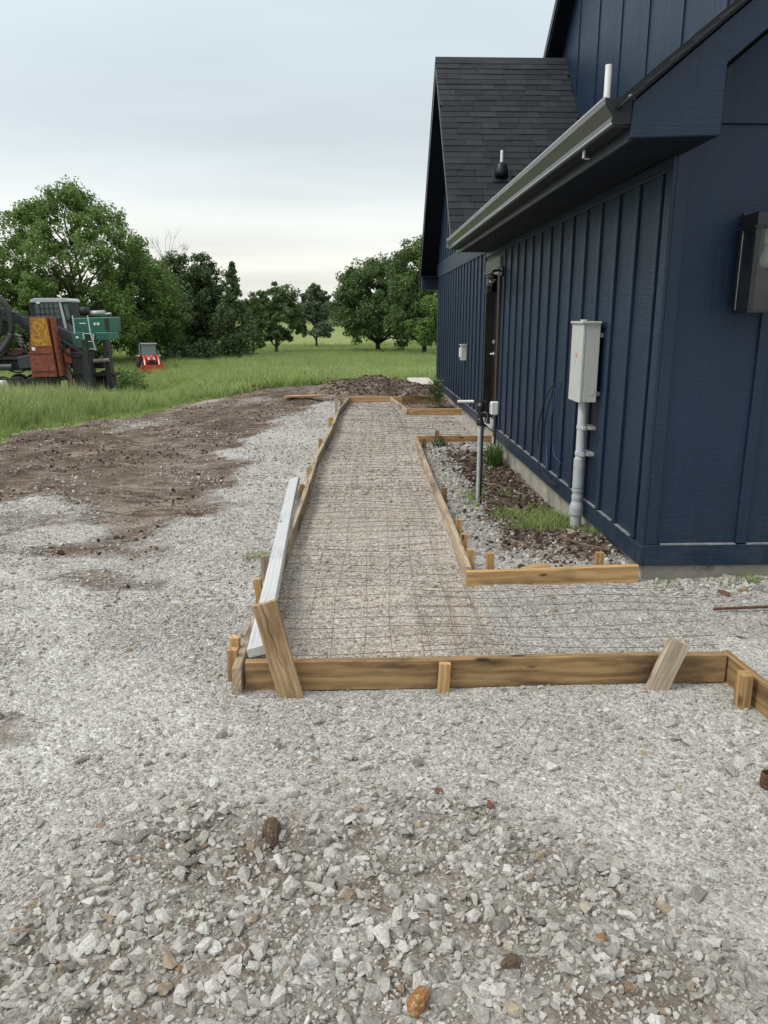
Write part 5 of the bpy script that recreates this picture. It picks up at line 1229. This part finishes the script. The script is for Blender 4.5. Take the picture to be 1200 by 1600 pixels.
for i in range(4): part(lpoly([(28 + 2 * i, 520 + 5 * i), (36 + i, 523 + 5 * i), (36 + i, 525 + 5 * i), (28 + 2 * i, 522 + 5 * i)], -.4, .0), 'step', 'muffler_grey', ldr)
# cab with caged glass
cab = part(lpoly([(55, 470), (93, 469), (101, 528), (92, 530), (88, 500), (56, 498)], .4, 1.9), 'cab', 'machine_grey', ldr, bev=.02)
part(lpoly([(50, 468), (58, 465), (106, 465), (110, 468), (110, 471), (50, 472)], .3, 2.0), 'cab_roof', 'pvc_grey', cab, bev=.02)
part(lpoly([(56, 473), (92, 472), (95, 497), (57, 497)], .36, .399), 'window', 'cab_glass', cab)
for px in (63, 70, 77, 84): part(lpoly([(px, 473), (px + 1, 473), (px + 1.6, 497), (px + .6, 497)], .33, .358), 'cage_bar', 'machine_dark', cab)
for py in (480, 488): part(lpoly([(56, py), (93, py), (93, py + 1), (56, py + 1)], .30, .328), 'cage_bar', 'machine_dark', cab)
part(lpoly([(97, 470), (108, 470), (110, 505), (112, 512), (104, 512)], .42, 1.9), 'door', 'machine_dark', cab, bev=.02)
part(lpoly([(100, 473), (107, 473), (109, 498), (103, 500)], .40, .419), 'window', 'cab_glass', cab)
part(lpoly([(93, 466), (96.5, 466), (105, 522), (101, 524)], .33, .41), 'cab_post', 'pvc_grey', cab)
part(lpoly([(104, 503), (116, 510), (117, 522), (106, 516)], .30, .40), 'lower_window', 'cab_glass', cab)
part(lpoly([(60, 471.3), (65, 471.3), (65, 473.5), (60, 473.5)], .28, .33), 'work_lamp', 'white_paint', cab)
part(lpoly([(46, 474), (56, 472), (58, 497), (46, 494)], .45, 1.2), 'cage_basket', 'machine_dark', cab)
# red slasher with rusty yellow screen
slr = part(lpoly([(60, 549), (96, 547), (99, 586), (61, 586)], -1.3, -.7), 'slasher_box', 'machine_red', ldr, bev=.02)
part(lpoly([(66, 494), (92, 494), (96, 547), (61, 549)], -1.25, -.95), 'slasher_screen_frame', 'machine_red', ldr, bev=.02)
part(lpoly([(67.5, 496), (91, 496), (95, 538), (65, 539)], -1.28, -1.252), 'slasher_screen', 'rusty_yellow', ldr)
part(lpoly([(95, 494), (98, 494), (107, 584), (101, 586)], -1.2, -.6), 'slasher_rail', 'machine_red', ldr, bev=.02)
part(lpoly([(60, 547.5), (97, 546), (97, 549), (60, 550)], -1.34, -1.301), 'flange', 'machine_red', slr)
part(lpoly([(62, 574), (98, 574), (98, 577), (62, 577)], -1.34, -1.301), 'flange', 'machine_red', slr)
part(lpoly([(65, 540), (70, 540), (70, 545), (65, 545)], -1.285, -1.252), 'decal', 'white_paint', slr)
part(lpoly([(105, 545), (116, 542), (119, 566), (107, 566)], -.8, -.3), 'saw_motor', 'machine_red', ldr, bev=.04)
# turntable pedestal, cylinder, engine deck, muffler, rails, outriggers
part(MB().tube([(X_(100), LY - .4, Z_(530)), (X_(116), LY - .5, Z_(540)), (X_(131), LY - .5, Z_(549))], [.13, .15, .11], 10), 'hydraulic_cylinder', 'machine_dark', ldr)
part(lpoly([(116, 548), (137, 548), (137, 606), (118, 606)], -.7, .9), 'pedestal', 'machine_dark', ldr, bev=.03)
part(lpoly([(104, 560), (112, 560), (115, 606), (107, 608)], -.6, -.5), 'strut', 'log_wood', ldr)
part(lpoly([(118, 518), (138, 518), (138, 545), (119, 541)], -.5, 1.3), 'turntable_deck', 'machine_green', ldr, bev=.03)
deck_ = part(lpoly([(113, 496), (169, 494), (170, 518), (150, 526), (116, 522)], .3, 2.4), 'engine_hood', 'machine_green', ldr, bev=.04)
part(lpoly([(153, 518), (172, 518), (173, 530), (154, 530)], -.4, 1.6), 'fuel_tank', 'machine_green', ldr, bev=.03)
part(lpoly([(124, 503.5), (134, 503.5), (134, 505), (124, 505)], .285, .299), 'lettering', 'white_paint', deck_)
part(lpoly([(146, 503), (149, 503), (149, 507), (146, 507)], .285, .299), 'lettering', 'white_paint', deck_)
part(lpoly([(151, 503), (155, 503), (155, 507), (151, 507)], .285, .299), 'lettering', 'white_paint', deck_)
part(lpoly([(125, 524), (129, 524), (129, 527), (125, 527)], -.52, -.501), 'decal', 'white_paint', ldr)
part(lpoly([(163, 497), (170, 497), (171, 516), (164, 516)], .27, .299), 'radiator_screen', 'machine_dark', deck_)
part(MB().tube([(X_(131), LY + 1, Z_(489)), (X_(158), LY + 1, Z_(488))], .15, 12), 'muffler', 'muffler_grey', ldr, smooth=True)
part(MB().lathe([(.05, -.25), (.22, -.22), (.28, 0), (.22, .2), (.05, .22)], (X_(127), LY + .9, Z_(485)), 'Z', 14), 'air_cleaner', 'machine_dark', ldr, smooth=True)
part(MB().tube([(X_(158), LY + 1, Z_(490)), (X_(168), LY + 1, Z_(489))], .07, 8), 'tailpipe', 'muffler_grey', ldr)
for a_, b_ in (((123, 492), (124, 520)), ((146, 492), (148, 520)), ((148, 520), (154, 546)), ((137, 518), (137, 548)), ((152, 520), (152, 530))):
    part(MB().tube([(X_(a_[0]), LY - .52, Z_(a_[1])), (X_(b_[0]), LY - .52, Z_(b_[1]))], .035, 6), 'hand_rail', 'pvc_grey_light', ldr)
part(lpoly([(139, 528), (146, 528), (151, 608), (136, 610)], -1.1, -.8), 'outrigger', 'machine_dark', ldr, bev=.02)
part(lpoly([(169, 528), (173, 528), (175, 549), (171, 549)], -.6, -.3), 'outrigger', 'machine_dark', ldr, bev=.02)
part(lpoly([(163, 532), (170, 530), (173, 606), (164, 606)], -.3, .3), 'outrigger_arm', 'machine_dark', ldr, bev=.02)
part(MB().tube([(X_(149), LY - .5, Z_(563)), (X_(173), LY - .5, Z_(561))], .10, 8), 'cross_beam', 'bark_pale', ldr)
part(MB().lathe([(.30, -.16), (.46, -.17), (.52, -.10), (.52, .10), (.46, .17), (.30, .16)], (X_(157), LY + .4, Z_(595)), 'Y', 22), 'wheel', 'tyre', ldr)
for P_ in ([(20, 490), (40, 488), (60, 498), (66, 520)], [(24, 500), (44, 512), (58, 534), (62, 556)], [(96, 512), (108, 530), (112, 548), (122, 552)], [(100, 534), (112, 550), (126, 556), (136, 552)], [(8, 540), (30, 552), (48, 548), (62, 560)], [(30, 560), (40, 572), (52, 570), (60, 578)], [(108, 568), (118, 580), (130, 582), (140, 578)], [(14, 560), (20, 575), (34, 580), (46, 576)]):
    part(MB().tube(curve_pts([(X_(a_), LY - .75 - .1 * (i % 2), Z_(b_)) for i, (a_, b_) in enumerate(P_)], 5), .04, 6), 'hydraulic_line', 'black_rubber', ldr, smooth=True)
for px in (46, 52): part(MB().tube([(X_(px), LY - .7, Z_(556)), (X_(px - 2), LY - .7, Z_(534))], .04, 6), 'stake_post', 'machine_dark', ldr)
part(lpoly([(36, 556), (58, 552), (60, 572), (38, 574)], -.95, -.70), 'valve_bank', 'machine_grey', ldr, bev=.02)
part(lpoly([(62, 586), (104, 586), (110, 592), (62, 594)], -1.0, .9), 'deck_frame', 'machine_dark', ldr, bev=.02)
part(lpoly([(104, 584), (176, 582), (176, 587), (104, 590)], -.2, .9), 'deck_frame', 'machine_dark', ldr, bev=.02)
for py in (520, 532, 544): part(MB().tube([(X_(139), LY - .53, Z_(py)), (X_(150 + (py - 520) / 8), LY - .53, Z_(py))], .02, 5), 'ladder_rung', 'pvc_grey_light', ldr)
# white pickup tail standing at the left edge in front of the trailer wheels
wt = thing('white_toolbox', (X_(4), 39.6, gz(X_(4), 39.6)), 'white louvred truck box at the left edge before the trailer wheels', 'truck box')
part(MB().prism([(X_(a_), 39.3, Z_(b_)) for a_, b_ in ((-22, 591), (20, 591), (22, 596), (18, 616), (-22, 616))], (0, .5, 0)), 'body', 'white_paint', wt, bev=.04)
for i in range(4): part(MB().box((X_(-10), 39.27, Z_(599.5 + 2.6 * i)), (X_(15 - i), 39.299, Z_(598.2 + 2.6 * i))), 'louvre', 'machine_grey', wt)
part(MB().box((X_(-8), 39.24, Z_(616)), (X_(10), 39.298, Z_(609.5))), 'lower_panel', 'machine_dark', wt)

# ------------------------------------------------------------------ orange compact tractor with loader bucket (front towards local -Y)
tx, ty = -16.55, 62.0
trc = thing('tractor', (tx, ty, gz(tx, ty) + .05), 'small orange tractor with black cab and front loader bucket in the field', 'tractor')
TA = R(22)
tparts = []
def tp(mb, name, mat, parent=None, bev=0.0, smooth=False):
    o_ = mb.build(name, mat, None, smooth); o_.parent = parent or trc
    if bev: bevel(o_, bev)
    return o_
tp(MB().prism([(-.33, -1.35, .62), (.33, -1.35, .62), (.36, -1.35, 1.0), (.26, -1.35, 1.16), (-.26, -1.35, 1.16), (-.36, -1.35, 1.0)], (0, 1.3, .10)), 'hood', 'tractor_orange', None, .05)
gr_ = tp(MB().box((-.24, -1.385, .62), (.24, -1.352, .92)), 'grille', 'black_metal', None, .02)
for s_ in (-1, 1): tp(MB().lathe([(.02, -.03), (.09, -.02), (.10, .02)], (s_ * .19, -1.37, 1.01), 'Y', 12), 'headlight', 'white_paint')
tp(MB().box((-.28, -1.2, .38), (.28, .9, .64)), 'chassis', 'black_metal', None, .03)
cb = tp(MB().box((-.62, .0, .62), (.62, 1.15, 1.10)), 'cab', 'black_metal', None, .04)
tp(MB().prism([(-.68, -.15, 2.13), (.68, -.15, 2.13), (.62, -.15, 2.24), (-.62, -.15, 2.24)], (0, 1.45, 0)), 'roof', 'brown_jamb', cb, .04)
tp(MB().box((-.63, -.18, 2.125), (.63, -.151, 2.20)), 'visor', 'pvc_grey_light', cb)
for s_ in (-1, 1):
    for yy in (.0, 1.08): tp(MB().box((s_ * .60 - .035, yy, 1.1), (s_ * .60 + .035, yy + .07, 2.13)), 'cab_post', 'black_metal', cb)
    tp(MB().box((s_ * .60 - .008, .071, 1.1), (s_ * .60 + .008, 1.079, 2.12)), 'side_window', 'tractor_sky_glass', cb)
tp(MB().box((-.56, .02, 1.1), (.56, .035, 2.12)), 'windshield', 'tractor_sky_glass', cb)
for s_ in (-1, 1):
    w_ = tp(MB().lathe([(.34, -.17), (.58, -.18), (.64, -.10), (.64, .10), (.58, .18), (.34, .17)], (s_ * .72, .72, .62), 'X', 24), 'rear_wheel', 'tyre')
    tp(MB().lathe([(.34, -.05), (.20, -.02), (.06, -.04), (.06, .04), (.20, .02), (.34, .05)], (s_ * .72, .72, .62), 'X', 18), 'rim', 'tractor_orange', w_)
    w_ = tp(MB().lathe([(.20, -.11), (.36, -.12), (.40, -.06), (.40, .06), (.36, .12), (.20, .11)], (s_ * .62, -.95, .39), 'X', 20), 'front_wheel', 'tyre')
    tp(MB().lathe([(.20, -.04), (.05, -.02), (.05, .02), (.20, .04)], (s_ * .62, -.95, .39), 'X', 16), 'rim', 'tractor_orange', w_)
    tp(MB().box((s_ * .72 - .2, .25, 1.12), (s_ * .72 + .2, 1.2, 1.22)), 'fender', 'tractor_orange', None, .04)
    tp(MB().tube(curve_pts([(s_ * .52, -.05, 1.22), (s_ * .53, -.7, 1.20), (s_ * .53, -1.25, .98), (s_ * .53, -1.72, .42)], 5), .085, 6), 'loader_arm', 'tractor_orange')
    tp(MB().tube([(s_ * .47, -.6, .75), (s_ * .50, -1.3, .85)], .04, 8), 'lift_cylinder', 'black_metal')
    tp(MB().box((s_ * .44 - .05, -.45, .5), (s_ * .44 + .05, -.3, 1.2)), 'loader_post', 'tractor_orange')
    tp(MB().box((s_ * .80 - .06, -.12, 1.15), (s_ * .80 + .06, -.06, 1.27)), 'mirror', 'white_paint')
tp(MB().prism([(-.88, -1.75, .58), (-.88, -1.68, .14), (-.88, -2.25, .08), (-.88, -2.27, .11), (-.88, -1.80, .20), (-.88, -1.80, .58)], (1.76, 0, 0)), 'bucket', 'tractor_bucket')
for s_ in (-1, 1): tp(MB().prism([(s_ * .88, -1.75, .58), (s_ * .88, -1.68, .14), (s_ * .88, -2.25, .08), (s_ * .88, -1.95, .45)], (s_ * .02, 0, 0)), 'bucket_side', 'tractor_bucket')
trc.rotation_euler = (0, 0, TA); trc.scale = (1.0, 1.0, .97)
